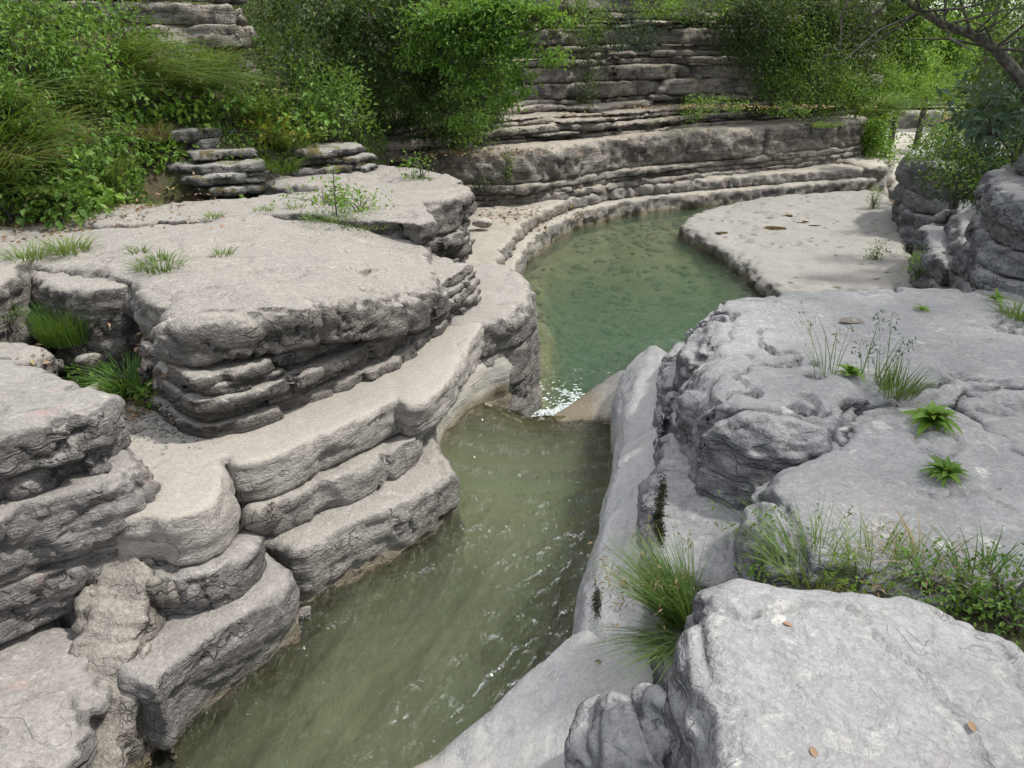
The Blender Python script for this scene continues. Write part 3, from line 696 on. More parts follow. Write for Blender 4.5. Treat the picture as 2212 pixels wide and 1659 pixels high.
SL = [(3.35, 15.5), (3.45, 14.4), (3.75, 13.0), (3.85, 12.0), (3.8, 11.0), (4.4, 9.6), (5.6, 9.5), (6.8, 12.5), (8.0, 15.5), (9.2, 18.8), (8.6, 19.2), (6.2, 18.3), (4.6, 17.2)]
layer(t, SL, -1.5, -.33, M['slab'], flat, rt=.16, rb=.1, edge=.08, seed=95, crack=.05, rough=.03, top=.05, tfreq=2.2, joint=.05, jsize=1.1, vox=.05)

# ------------------------------------------------------------------ far left bank and cliff
def offs(line, k):
    """shift an open line to its left (uphill) by k"""
    p = np.array(line, float); d = np.gradient(p, axis=0); d /= np.linalg.norm(d, axis=1)[:, None]
    return [tuple(q) for q in p + np.stack([-d[:, 1], d[:, 0]], 1) * k]
W = [(-.3, 9.6), (.0, 10.8), (.14, 11.8), (.36, 13.3), (.85, 14.7), (1.5, 16.0), (2.7, 17.15), (4.3, 17.9), (6.5, 18.9), (9.0, 19.75), (9.6, 20.3)]
def band(line, depth):
    return line + offs(line, depth)[::-1]
t = ledge('rock_ledge', 'white water worn ledge curving round the far side of the far pool')
layer(t, band(W, 2.2), -1.4, -.22, M['farwhite'], flat, rt=.10, rb=.05, edge=.06, seed=101,  cover=.7, rough=.02, joint=.06, jsize=.6, vox=.055)
layer(t, band(offs(W, .22), 2.2), -.23, .03, M['farwhite'], flat, rt=.10, rb=.05, edge=.08, seed=102, cover=1.3, rough=.025, joint=.10, jsize=.5, vox=.055)
t = ledge('rock_wall', 'dark streaked rounded rock wall above the white ledge')
B = F([(700, 462), (880, 452), (1030, 448), (1170, 440), (1350, 402), (1600, 376), (1850, 349)], .03) + [(10.2, 22.6)]
for i, (z0, z1, k, r) in enumerate([(.0, .14, .0, .04), (.13, .26, .05, .04), (.25, .40, .02, .05), (.385, 1.12, .06, .26)]):
    layer(t, band(offs(B, k), 3.0), z0, z1, M['far'], flat, rt=r, rb=.03 if i < 3 else .12, edge=.10, efreq=1.0, seed=105 + i, cover=.6 if i < 3 else 1.6, blk=.03, rough=.025, lam=.014, joint=.05 if i < 3 else .12, jsize=1.2 if i < 3 else 1.9, jw=.07, vox=.058, top=.06)
t = ledge('rock_wall', 'stepped brown strata between the rounded wall and the cliff')
def wob(X, Y): return .08 * fbm(X * .45, Y * .45, np.full(X.shape, 6.6), 2)
U = F([(760, 352), (900, 338), (1040, 318), (1190, 302), (1340, 292), (1600, 264), (1860, 244)], 1.12) + [(11.0, 24.6)]
zz_ = 1.08
for i, th in enumerate([.10, .08, .14, .09, .08, .14]):
    k = [0, .06, .02, .14, .2, .3][i]
    layer(t, band(offs(U, k + (.5 if i == 5 else 0)), 3.4), zz_ - .01, zz_ + th, M['cliff'], flat, rt=min(.06, th * .45), rb=.03, edge=.16, efreq=.7, seed=111 + i, cover=.6 if i < 4 else 1.2, rough=.03, lam=.01, joint=.07, jsize=1.3, jw=.06, vox=.062, top=.04, blk=.09, zoff=wob)
    zz_ += th
t = ledge('rock_cliff', 'tall cliff of thin stacked limestone beds at the top centre')
K = F([(1080, 232), (1190, 226), (1300, 218), (1450, 214), (1620, 212), (1800, 205), (1880, 198)], 1.72) + [(11.8, 26.5)]
zz_ = 1.69
def wob(X, Y): return .10 * fbm(X * .45, Y * .45, np.full(X.shape, 6.6), 2)
i = 0
while zz_ < 5.2:
    th = float(rng.choice([.09, .13, .17, .24, .34])); k = float(rng.uniform(-.10, .16)) + .09 * (zz_ - 1.7)
    layer(t, band(offs(K, k), 2.6), zz_ - .008, zz_ + th - .012, M['cliff'], flat, rt=min(.05, th * .4), rb=.03, edge=.16, efreq=.8, seed=121 + i, cover=.36, rough=.03, lam=.012, joint=.20, jsize=float(rng.uniform(.6, 1.5)), jw=.07, vox=.068, top=.05, blk=.16, zoff=wob)
    zz_ += th; i += 1
t = ledge('rock_cliff', 'dim ledges of the cliff showing through the greenery at top left')
KL = [(-7.6, 11.2), (-6.2, 11.7), (-5.0, 12.2), (-3.9, 12.8)]
zz_ = 2.1; i = 0
while zz_ < 4.6:
    th = float(rng.uniform(.16, .36)); k = float(rng.uniform(-.05, .12)) + .12 * (zz_ - 2.1)
    layer(t, band(offs(KL, k), 2.0), zz_ - .008, zz_ + th - .012, M['cliff'], flat, rt=min(.07, th * .4), rb=.03, edge=.12, efreq=.9, seed=151 + i, cover=.45, rough=.03, lam=.012, joint=.12, jsize=1.1, jw=.06, vox=.048, top=.05, blk=.12)
    zz_ += th; i += 1
# mossy stacked ledges below the greenery
def mossy(lab, line, z0, ths, ks, sd):
    t = ledge('mossy_ledge', lab)
    z = z0
    for i, (th, k) in enumerate(zip(ths, ks)):
        layer(t, band(offs(line, k), 1.3), z - .005, z + th - .008, M['mossy'], flat, rt=th * .3, rb=.02, edge=.09, efreq=2.2, seed=sd + i, cover=.5, joint=.08, jsize=.4, top=.05, blk=.13, rough=.02)
        z += th
mossy('mossy stack of four thin grey rock beds on the left terrace', F([(330, 405), (400, 416), (500, 412), (605, 404)], 1.27), 1.2, [.14, .13, .14, .12], [0, .05, .1, .25], 171)
mossy('second mossy stack of grey beds right of the first, ending by a leafy bush', F([(620, 396), (720, 392), (790, 386), (822, 378)], 1.27), 1.22, [.12, .12, .12, .11], [0, .05, .12, .22], 176)
mossy('single pale rock bed with golden moss inside the greenery', F([(270, 312), (310, 308), (400, 310), (498, 302), (530, 296)], 1.80), 1.45, [.22, .16, .15], [.1, .08, 0], 181)

# far sunlit steps of the stream
t = ledge('rock_block', 'white rounded rock closing the end of the ledge by the narrow chute')
layer(t, [(9.3, 20.0), (9.9, 20.5), (10.5, 21.6), (11.0, 23.4), (9.8, 24), (8.6, 22.5), (8.9, 20.8)], -2, .1, M['white'], flat, rt=.2, rb=.1, edge=.15, seed=231, vox=.08)
t = ledge('rock_ledge', 'sunlit white rock steps at the far end of the stream')
layer(t, [(10.4, 21.5), (11.6, 24), (13.5, 28), (16, 30), (20, 29), (16, 22), (13, 19), (10.6, 19.6)], -2.5, -.75, M['white'], flat, rt=.3, rb=.1, edge=.4, efreq=.4, seed=191, vox=.09, top=.2)
layer(t, [(12.5, 29), (15.5, 36), (19, 46), (22, 52), (44, 52), (34, 40), (24, 30), (18, 26)], -3.5, -2.05, M['white'], flat, rt=.3, rb=.1, edge=.4, efreq=.4, seed=192, vox=.2, top=.15)
layer(t, [(10.2, 22.0), (11.2, 25), (13.2, 30), (12, 33), (8, 30), (8.5, 23)], -2.5, .2, M['white'], flat, rt=.6, rb=.1, edge=.5, efreq=.4, seed=193, vox=.1, top=.2)
for i, (z0, z1, k) in enumerate([(-3, -1.1, 0), (-1.1, -.9, .5), (-.9, -.65, .6), (-.65, -.4, .9), (-.4, .3, 2.5)]):
    layer(t, band([(14, 48 + k), (18, 50 + k), (24, 52 + k), (32, 53 + k), (44, 50 + k)], 6), z0, z1, M['white'], flat, rt=.12, rb=.05, edge=.3, efreq=.4, seed=195 + i, vox=.16, rough=.04, joint=.2, jsize=3)
print('terrain', GX.shape); print('rocks', round(time.time() - T0, 1), 's tris', TRI[0])
# ------------------------------------------------------------------ water
def water_mat(name, scat, scd, absn, absd, bump, flow, rough=.03):
    g = NG(name)
    geo = g.n('NewGeometry'); pos = geo.outputs['Position']
    rot = g.n('Mapping', {'Vector': pos}); rot.inputs['Rotation'].default_value = (0, 0, flow); rot.inputs['Scale'].default_value = (1, .42, 1)
    h = g.noise(rot.outputs[0], 16, 4, .6, 1.2)
    h2 = g.noise(rot.outputs[0], 3.0, 3, .5, .6)
    hs = g.math('ADD', g.math('MULTIPLY', h, .45), g.math('MULTIPLY', h2, 1.0))
    bp = g.n('Bump', {'Height': hs, 'Strength': bump, 'Distance': .30})
    fr = g.n('Fresnel', {'IOR': 1.5, 'Normal': bp.outputs[0]})
    tr = g.n('BsdfTransparent', {'Color': (.97, .98, .95)})
    gl = g.n('BsdfGlossy', {'Color': (1, 1, 1), 'Roughness': rough, 'Normal': bp.outputs[0]})
    mx = g.n('MixShader', {0: fr.outputs[0], 1: tr.outputs[0], 2: gl.outputs[0]})
    g.t.links.new(mx.outputs[0], g.out.inputs[0])
    va = g.n('VolumeAbsorption', {'Color': absn, 'Density': absd})
    vs = g.n('VolumeScatter', {'Color': scat, 'Density': scd, 'Anisotropy': .2})
    ad = g.n('AddShader', {0: va.outputs[0], 1: vs.outputs[0]})
    g.t.links.new(ad.outputs[0], g.out.inputs[1])
    return g.m
M['water_near'] = water_mat('green stream water', (.82, .96, .62), 1.0, (.64, .80, .46), .70, 1.0, math.radians(-28))
M['water_far'] = water_mat('emerald pool water', (.38, .66, .48), .6, (.32, .52, .36), 1.05, .25, math.radians(40), rough=.02)

def water_body(name, poly, z, zbot, res, mat, hfun):
    p = np.array(poly)
    xs = np.arange(p[:, 0].min() - .3, p[:, 0].max() + .3, res); ys = np.arange(p[:, 1].min() - .3, p[:, 1].max() + .3, res)
    X, Y = np.meshgrid(xs, ys, indexing='ij')
    d = sdf2(p, X, Y)
    Zt = z + hfun(X, Y)
    cx = (X[:-1, :-1] + X[1:, 1:]) / 2; inside = (d[:-1, :-1] + d[1:, 1:]) / 2 < 0
    n = X.size; I = np.arange(n).reshape(X.shape)
    def quads(I, m): return np.stack([I[:-1, :-1][m], I[1:, :-1][m], I[1:, 1:][m], I[:-1, 1:][m]], -1)
    topq = quads(I, inside); botq = quads(I, inside)[:, ::-1] + n
    # walls along the mask boundary
    pad = np.pad(inside, 1)
    W = []
    a = pad[1:-1, 1:-1]
    for (di, dj, c0, c1) in ((-1, 0, (0, 1), (0, 0)), (1, 0, (1, 0), (1, 1)), (0, -1, (0, 0), (1, 0)), (0, 1, (1, 1), (0, 1))):
        nb = pad[1 + di:pad.shape[0] - 1 + di, 1 + dj:pad.shape[1] - 1 + dj]
        E = np.argwhere(a & ~nb)
        v0 = I[E[:, 0] + c0[0], E[:, 1] + c0[1]]; v1 = I[E[:, 0] + c1[0], E[:, 1] + c1[1]]
        W.append(np.stack([v0, v0 + n, v1 + n, v1], -1))
    Q = np.concatenate([topq, botq] + W)
    V = np.concatenate([np.stack([X, Y, Zt], -1).reshape(-1, 3), np.stack([X, Y, np.full(X.shape, zbot)], -1).reshape(-1, 3)])
    used = np.zeros(len(V), bool); used[Q.ravel()] = True; re = np.cumsum(used) - 1
    o = link(name, mesh_np(name, V[used], re[Q]), mat)
    o['kind'] = 'structure'
    return o
def near_h(X, Y):
    c, s_ = math.cos(.95), math.sin(.95)
    u = X * c + Y * s_; v = -X * s_ + Y * c
    calm = 1 - .75 * sstep(3.9, 5.0, Y)
    w = .034 * fbm(u * 2.6, v * 5.5, np.full(X.shape, .3), 3, .6) + .040 * (1 - np.abs(fbm(u * 4.5, v * 11, np.full(X.shape, 5.3), 2)) * 3) * sstep(-.55, .35, fbm(u * .9, v * 1.6, np.full(X.shape, 1.9), 2))
    lip = -.06 * sstep(.62, .0, 6.03 + 1.15 * np.abs(X - .26) ** 1.35 - Y)
    # standing arcs where the current gathers towards the lip
    arc = .013 * np.sin(np.hypot(X - .15, Y - 6.6) * 17) * sstep(6.1, 5.3, Y) * sstep(3.4, 4.6, Y)
    return w * calm * (1 + .6 * sstep(3.7, 3.1, Y)) + lip + arc
near_out = [(-2.0, 1.5), (-2.0, 2.6), (-1.7, 2.9), (-1.5, 3.6), (-1.2, 3.9), (-.7, 4.4), (-.8, 5.2), (-.75, 5.9), (-.6, 6.4), (-.35, 6.46), (-.2, 6.34), (-.05, 6.2), (.1, 6.08), (.28, 6.03), (.5, 6.1), (.75, 6.28), (1.05, 6.4), (1.05, 5.0), (.8, 3.8), (.5, 2.9), (.3, 2.4), (.0, 1.9), (-.8, 1.5)]
water_body('stream_water', near_out, WNEAR, -1.3, .02, M['water_near'], near_h)
far_out = [(-.4, 6.35), (.15, 6.2), (.8, 6.4), (1.4, 6.6), (2.8, 7.4), (4.6, 10.5), (4.6, 13.2), (3.9, 14.6), (3.9, 15.8), (5.4, 17.6), (5.6, 18.8), (3.6, 18.2), (1.6, 17), (.2, 15), (-.4, 12), (-.4, 9)]
def far_h(X, Y):
    d = np.hypot(X - .35, Y - 6.9)
    return .012 * fbm(X * 3, Y * 3, np.full(X.shape, .7), 3) * np.exp(-d / 2.0) * 2 + .02 * sstep(16.8, 17.4, Y) * fbm(X * 5, Y * 5, np.full(X.shape, 2.7), 3)
water_body('pool_water', far_out, WFAR, -2.4, .07, M['water_far'], far_h)

# small fall over the lip
def fall_mat():
    g = NG('falling water')
    geo = g.n('NewGeometry'); pos = geo.outputs['Position']
    n = g.noise(g.scale(pos, (14, 6, 2)), 1.0, 4, .6)
    bp = g.n('Bump', {'Height': n, 'Strength': .5, 'Distance': .05})
    tr = g.n('BsdfTransparent', {'Color': (.86, .88, .70)})
    gl = g.n('BsdfGlossy', {'Roughness': .06, 'Normal': bp.outputs[0]})
    df = g.n('BsdfDiffuse', {'Color': (.55, .60, .50)})
    m1 = g.n('MixShader', {0: g.math('MULTIPLY', g.ramp(n, .5, .75), .55), 1: tr.outputs[0], 2: df.outputs[0]})
    fr = g.n('Fresnel', {'IOR': 1.4, 'Normal': bp.outputs[0]})
    m2 = g.n('MixShader', {0: fr.outputs[0], 1: m1.outputs[0], 2: gl.outputs[0]})
    g.t.links.new(m2.outputs[0], g.out.inputs[0]); return g.m
a = np.linspace(0, 1, 50); b = np.linspace(0, 1, 24)
lipA = np.array([(-.36, 6.46), (-.12, 6.26), (.16, 6.04), (.42, 6.07), (.72, 6.27)])
la = np.stack([np.interp(a, np.linspace(0, 1, 5), lipA[:, q]) for q in (0, 1)], 1)
V = []
for (x, y) in la:
    for t_ in b:
        V.append((x + .03 * t_ * (x - .2), y - .10 + .55 * t_, -.035 - .62 * t_ ** 2.2 + .02 * math.sin(x * 23 + t_ * 5) * t_ + .07 * max(0, x - .45)))
I = np.arange(len(V)).reshape(50, 24)
Q = np.stack([I[:-1, :-1], I[1:, :-1], I[1:, 1:], I[:-1, 1:]], -1).reshape(-1, 4)
o = link('waterfall', mesh_np('waterfall', V, Q), fall_mat())
tag(o, 'thin sheet of water sliding over the lip into the far pool', 'waterfall')
# foam: bubbles and torn threads below the fall
fm = NG('white foam')
b_ = fm.n('BsdfPrincipled', {'Base Color': (.62, .69, .70), 'Roughness': .5})
fm.t.links.new(b_.outputs[0], fm.out.inputs[0]); M['foam'] = fm.m
V = []; Q = []
def foam_blob(x, y, z, sx, sy, ang, h):
    k = len(V); n = 7
    c, s_ = math.cos(ang), math.sin(ang)
    for i in range(n):
        q = i / n * 2 * math.pi; r = random.uniform(.7, 1.2)
        V.append((x + (sx * math.cos(q) * c - sy * math.sin(q) * s_) * r, y + (sx * math.cos(q) * s_ + sy * math.sin(q) * c) * r, z))
    V.append((x, y, z + h))
    for i in range(n): Q.append((k + i, k + (i + 1) % n, k + n, k + n))
for i in range(2300):
    r = abs(random.gauss(0, .62)); q = random.uniform(-.15, math.pi + .15)
    x = .55 + r * math.cos(q) * .85 + random.gauss(0, .05); y = 7.05 + r * math.sin(q) * 1.5
    den = vnoise(np.array([x * 7.]), np.array([y * 5.]), np.array([.5]))[0]
    if den < -.05 + .5 * r and random.random() > .12: continue
    s_ = random.uniform(.003, .014) * (1.2 - min(r, .8))
    foam_blob(x, y, WFAR + random.uniform(.008, .03), s_ * random.uniform(1, 4), s_, q + math.pi / 2 + random.gauss(0, .4), s_ * .5)
me = bpy.data.meshes.new('foam'); me.from_pydata(V, [], [tuple(dict.fromkeys(q)) for q in Q]); me.update()
o = link('foam', me, M['foam']); tag(o, 'white foam churned up in the far pool below the lip', None, kind='stuff')

# cobbles on the far pool floor
def cobble_mesh(seed):
    r_ = np.random.default_rng(seed)
    import bmesh
    bm = bmesh.new(); bmesh.ops.create_icosphere(bm, subdivisions=2, radius=1)
    for v in bm.verts:
        p = v.co * 1.0
        n_ = vnoise(np.array([p.x * 1.3 + seed]), np.array([p.y * 1.3]), np.array([p.z * 1.3]))[0]
        v.co = p * (1 + .28 * n_)
    me = bpy.data.meshes.new('cobble'); bm.to_mesh(me); bm.free()
    me.polygons.foreach_set('use_smooth', [True] * len(me.polygons))
    return me
cob = [cobble_mesh(i) for i in range(4)]
cobV = []
for me in cob:
    a = np.empty(len(me.vertices) * 3, np.float32); me.vertices.foreach_get('co', a)
    f = np.array([list(p.vertices) for p in me.polygons]); cobV.append((a.reshape(-1, 3), f))
V = []; Q = []; k = 0
for i in range(800):
    x = random.uniform(.2, 4.4); y = random.uniform(7.5, 17.6)
    if sdf2(FARW, np.array([[x]]), np.array([[y]]))[0, 0] > -.1: continue
    v, f = cobV[i % 4]; s_ = random.choice([.03, .04, .05, .06, .07, .09, .13]); q = random.uniform(0, 6.3)
    R = np.array([[math.cos(q), -math.sin(q), 0], [math.sin(q), math.cos(q), 0], [0, 0, 1]])
    vv = (v * np.array([s_, s_ * random.uniform(.6, .9), s_ * .5])) @ R.T + np.array([x, y, ground_z(x, y) + s_ * .15])
    V.append(vv); Q.append(f + k); k += len(v)
cm_ = NG('stream cobble'); geo = cm_.n('NewGeometry')
cc = cm_.mix(geo.outputs['Random Per Island'], (.15, .13, .07), (.24, .21, .13))
bb = cm_.n('BsdfPrincipled', {'Base Color': cc, 'Roughness': .8}); cm_.t.links.new(bb.outputs[0], cm_.out.inputs[0]); M['cobble'] = cm_.m
o = link('cobbles', mesh_np('cobbles', np.concatenate(V), np.concatenate(Q)), M['cobble']); tag(o, 'loose brown cobbles on the floor of the far pool', None, kind='stuff')
print('water', round(time.time() - T0, 1))
# ------------------------------------------------------------------ plants
def leaf_mat(name, c1, c2, trans=.35, rough=.55, c3=None):
    g = NG(name)
    geo = g.n('NewGeometry'); r = geo.outputs['Random Per Island']
    c = g.mix(r, c1, c2)
    if c3: c = g.mix(g.ramp(g.math('FRACT', g.math('MULTIPLY', r, 7.31)), .86, .93), c, c3)
    n = g.noise(geo.outputs['Position'], 1.7, 2)
    c = g.mix(g.math('MULTIPLY', g.ramp(n, .35, .65), .35), c, c2)
    n9 = g.noise(geo.outputs['Position'], .75, 3, .6)
    c = g.mix(g.math('MULTIPLY', g.ramp(n9, .52, .36), .55), c, tuple(q * .45 for q in c1))
    c = g.mix(g.math('MULTIPLY', g.ramp(n9, .56, .70), .35), c, (c2[0] * 1.5, c2[1] * 1.12, c2[2]))
    b = g.n('BsdfPrincipled', {'Base Color': c, 'Roughness': rough, 'Specular IOR Level': .4})
    t_ = g.n('BsdfTranslucent', {'Color': g.mix(.5, c, (.22, .30, .03))})
    mx = g.n('MixShader', {0: trans, 1: b.outputs[0], 2: t_.outputs[0]})
    g.t.links.new(mx.outputs[0], g.out.inputs[0]); return g.m
def bark_mat(name, c1, c2):
    g = NG(name); geo = g.n('NewGeometry')
    n = g.noise(g.scale(geo.outputs['Position'], (9, 9, 3)), 3, 5, .65)
    bp = g.n('Bump', {'Height': n, 'Strength': .8, 'Distance': .03})
    b = g.n('BsdfPrincipled', {'Base Color': g.mix(g.ramp(n, .35, .65), c1, c2), 'Roughness': .9, 'Normal': bp.outputs[0]})
    g.t.links.new(b.outputs[0], g.out.inputs[0]); return g.m
M['leaf'] = leaf_mat('mid green leaves', (.065, .16, .025), (.15, .28, .045), c3=(.22, .33, .07))
M['bright'] = leaf_mat('bright green leaves', (.11, .25, .028), (.22, .38, .06), .45)
M['wispy'] = leaf_mat('grey green blades', (.07, .15, .035), (.16, .25, .065), .35)
M['leafmix'] = leaf_mat('tree leaves', (.06, .17, .022), (.17, .33, .05), .45)
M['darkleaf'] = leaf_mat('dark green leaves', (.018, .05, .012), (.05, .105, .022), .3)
M['blueleaf'] = leaf_mat('blue green leaves', (.025, .065, .04), (.06, .12, .075), .25)
M['yellow'] = leaf_mat('yellowing leaves', (.16, .20, .02), (.30, .27, .03), .4)
M['grass'] = leaf_mat('grass blades', (.07, .15, .03), (.17, .25, .06), .35)
M['lush'] = leaf_mat('lush grass blades', (.045, .13, .02), (.10, .21, .035), .4)
M['straw'] = leaf_mat('dry straw blades', (.22, .165, .09), (.36, .29, .17), .25)
M['litter'] = leaf_mat('fallen leaves', (.16, .085, .045), (.30, .20, .12), .1, c3=(.34, .30, .10))
M['bark'] = bark_mat('grey bark', (.045, .04, .034), (.13, .12, .105))
M['moss'] = leaf_mat('black moss', (.020, .018, .008), (.05, .042, .012), .1)

def tube(pts, radii, n=6):
    pts = np.array(pts, float); V = []; Q = []
    for i, (p, r) in enumerate(zip(pts, radii)):
        d = pts[min(i + 1, len(pts) - 1)] - pts[max(i - 1, 0)]; d /= np.linalg.norm(d) + 1e-9
        a = np.cross(d, (0.3, .2, 1) if abs(d[2]) < .9 else (1, 0, 0)); a /= np.linalg.norm(a); b = np.cross(d, a)
        for k in range(n):
            q = 2 * math.pi * k / n; V.append(p + r * (math.cos(q) * a + math.sin(q) * b))
    for i in range(len(pts) - 1):
        for k in range(n):
            Q.append((i * n + k, i * n + (k + 1) % n, (i + 1) * n + (k + 1) % n, (i + 1) * n + k))
    return np.array(V), np.array(Q)
class Acc:
    def __init__(s): s.V = []; s.Q = []; s.k = 0
    def add(s, V, Q): s.V.append(np.asarray(V, float)); s.Q.append(np.asarray(Q) + s.k); s.k += len(V)
    def mesh(s, name, smooth=True): return mesh_np(name, np.concatenate(s.V), np.concatenate(s.Q), smooth)
def unit(a): return a / (np.linalg.norm(a, axis=-1, keepdims=True) + 1e-9)
def leaves(C, D, size, width=.5, fold=.25, rs=None):
    """folded leaf quads, one per row of C pointing along D"""
    rs = rs or rng
    n = len(C); D = unit(D)
    S = unit(np.cross(D, unit(np.array([0, 0, 1.0]) + rs.normal(0, .45, (n, 3)))))
    U = np.cross(S, D)
    L = (size * rs.uniform(.6, 1.25, n))[:, None]
    a = C; c = C + D * L - U * L * .12
    b = C + D * L * .45 + S * L * width * .5 + U * L * fold * .3; d = C + D * L * .45 - S * L * width * .5 + U * L * fold * .3
    V = np.stack([a, b, c, d], 1).reshape(-1, 3)
    return V, np.arange(4 * n).reshape(n, 4)
def crown_points(c, r, n, nclump, tight=.22, shell=.6):
    c = np.array(c); r = np.array(r)
    k = unit(rng.normal(0, 1, (nclump, 3))) * (shell + (1 - shell) * rng.random((nclump, 1))) * rng.uniform(.55, 1.05, (nclump, 1))
    i = rng.integers(0, nclump, n)
    p = k[i] + rng.normal(0, tight, (n, 3)) * rng.uniform(.5, 1.3, (nclump, 1))[i]
    out = unit(p) * .5 + rng.normal(0, .5, (n, 3)) + np.array([0, 0, -.15])
    return c + p * r, out, c + k * r
def blades(base, n, rad, length, lean=(0, 0), spread=.5, droop=.6, width=.006, up=1.0, seg=4, heads=0.0):
    b = np.array(base)
    q = rng.uniform(0, 2 * math.pi, n); rr = rad * np.sqrt(rng.random(n))
    p = b + np.stack([rr * np.cos(q), rr * np.sin(q), np.zeros(n)], 1)
    d = np.stack([spread * np.cos(q) * rng.uniform(.2, 1.1, n) + lean[0], spread * np.sin(q) * rng.uniform(.2, 1.1, n) + lean[1], np.full(n, up)], 1)
    d = unit(d + rng.normal(0, .12, (n, 3)))
    L = length * rng.uniform(.45, 1.1, n)
    h = d[:, :2] / (np.linalg.norm(d[:, :2], axis=1)[:, None] + .05)
    S = unit(np.stack([-h[:, 1], h[:, 0], np.zeros(n)], 1) + rng.normal(0, .3, (n, 3)))
    V = np.zeros((n, (seg + 1) * 2, 3))
    for k in range(seg + 1):
        t = k / seg
        c = p + d * (L * t)[:, None] + np.concatenate([h * (droop * L * t * t * .55)[:, None], (-droop * L * t * t * .55)[:, None]], 1)
        w = (width * (1 - t ** 1.6) + .0006)
        V[:, 2 * k] = c + S * w; V[:, 2 * k + 1] = c - S * w
    m = (seg + 1) * 2
    I = np.arange(n)[:, None] * m
    Q = np.concatenate([I + np.array([2 * k, 2 * k + 1, 2 * k + 3, 2 * k + 2])[None] for k in range(seg)])
    tips = V[:, -1]
    return V.reshape(-1, 3), Q, tips, d
def pix_dir(px, py):
    u = (px - 1106) / FPX; v = -(py - 829.5) / FPX
    return np.array([u, v * math.sin(PITCH) + math.cos(PITCH), v * math.cos(PITCH) - math.sin(PITCH)])
def G(px, py, t0=3.0):
    """where the line of sight meets the bare ground"""
    d = pix_dir(px, py); t = np.linspace(t0, 60, 2400)
    X = d[0] * t; Y = d[1] * t; Z = EYE + d[2] * t
    h = terrain_h(X[None], Y[None])[0]
    i = int(np.argmax(Z < h)) if (Z < h).any() else -1
    return np.array([X[i], Y[i], h[i]]), t[i]
def D(px, py, y):
    d = pix_dir(px, py); t = y / d[1]
    return np.array([0, 0, EYE]) + d * t, t

bpy.context.view_layer.update()
DG = bpy.context.evaluated_depsgraph_get()
def hit(px, py):
    d = Vector(pix_dir(px, py)).normalized()
    ok, loc, nrm, idx, ob, mw = sc.ray_cast(DG, Vector((0, 0, EYE)), d)
    return (loc.x, loc.y, loc.z)
class Hits(dict):
    def __missing__(s, k): s[k] = hit(*k); return s[k]
HIT = Hits()
for k_ in [(0,0),(0,1),(0,6),(20,700),(60,492),(60,560),(150,545),(150,735),(200,820),(220,870),(270,800),(285,850),(290,450),(300,505),(300,545),(320,880),(330,445),(345,560),(345,580),(460,470),(480,552),(520,425),(540,530),(570,455),(640,450),(700,442),(720,470),(727,465),(780,455),(790,488),(915,385),(1000,335),(1050,420),(1095,390),(1120,462),(1280,1340),(1290,1290),(1300,1430),(1430,1150),(1435,1110),(1440,1010),(1440,1335),(1450,1060),(1450,1180),(1455,1400),(1465,1040),(1470,1345),(1500,226),(1600,1085),(1640,1250),(1690,1345),(1740,1245),(1760,1637),(1780,805),(1830,1070),(1835,812),(1850,1260),(1875,1260),(1885,450),(1890,560),(1900,820),(1900,1235),(1935,850),(1980,600),(1990,672),(1990,1230),(2000,1265),(2010,915),(2040,1030),(2105,1582),(2120,1270),(2150,650),(2160,1060),(2180,1290),(2200,690)]: HIT[k_]
def shrub(name, label, base, r, n, leaf, mat, nclump=26, group=None, stems=5, cat='shrub', lift=.95, tight=.22, lean=(0, 0), width=.5, floor=True):
    base = np.array(base, float); r = np.array(r, float)
    t = thing(name, label, cat, group, tuple(base))
    c = np.array([lean[0], lean[1], r[2] * lift])
    C, Dn, K = crown_points(c, r, n, nclump, tight)
    if floor: C[:, 2] = np.maximum(C[:, 2], .02)
    V, Q = leaves(C, Dn, leaf, width)
    link('foliage', mesh_np('foliage', V, Q, False), mat, t)
    A = Acc()
    for k in K[:stems * 3]:
        m = np.array([k[0] * .35, k[1] * .35, k[2] * .55]) + rng.normal(0, .05, 3) * r[2]
        s = .012 * max(r[2], .3) / .5
        A.add(*tube([(rng.normal(0, .02), rng.normal(0, .02), -.05), m, k], [s, s * .7, s * .25], 5))
    link('stem', A.mesh('stem'), M['bark'], t)
    TRI[0] += 2 * len(Q)
    return t
def tuft(name, label, base, n, rad, length, mat, group=None, cat='grass', heads=0, headmat=None, **kw):
    base = np.array(base, float)
    t = thing(name, label, cat, group, tuple(base))
    V, Q, tips, d = blades((0, 0, 0), n, rad, length, **kw)
    link('blades', mesh_np('blades', V, Q, False), mat, t)['kind'] = 'stuff'
    if heads:
        k = rng.choice(len(tips), min(heads, len(tips)), replace=False)
        A = Acc()
        for i in k:
            m = 7
            C = tips[i] + rng.normal(0, .012, (m, 3)) * np.array([1, 1, 2.2]); C[:, 2] -= rng.random(m) * .05
            A.add(*leaves(C, rng.normal(0, .5, (m, 3)) + np.array([d[i, 0], d[i, 1], -.4]), .030, .28))
        link('seed_heads', A.mesh('seed_heads', False), headmat or M['straw'], t)['kind'] = 'stuff'
    TRI[0] += 2 * len(Q)
    return t

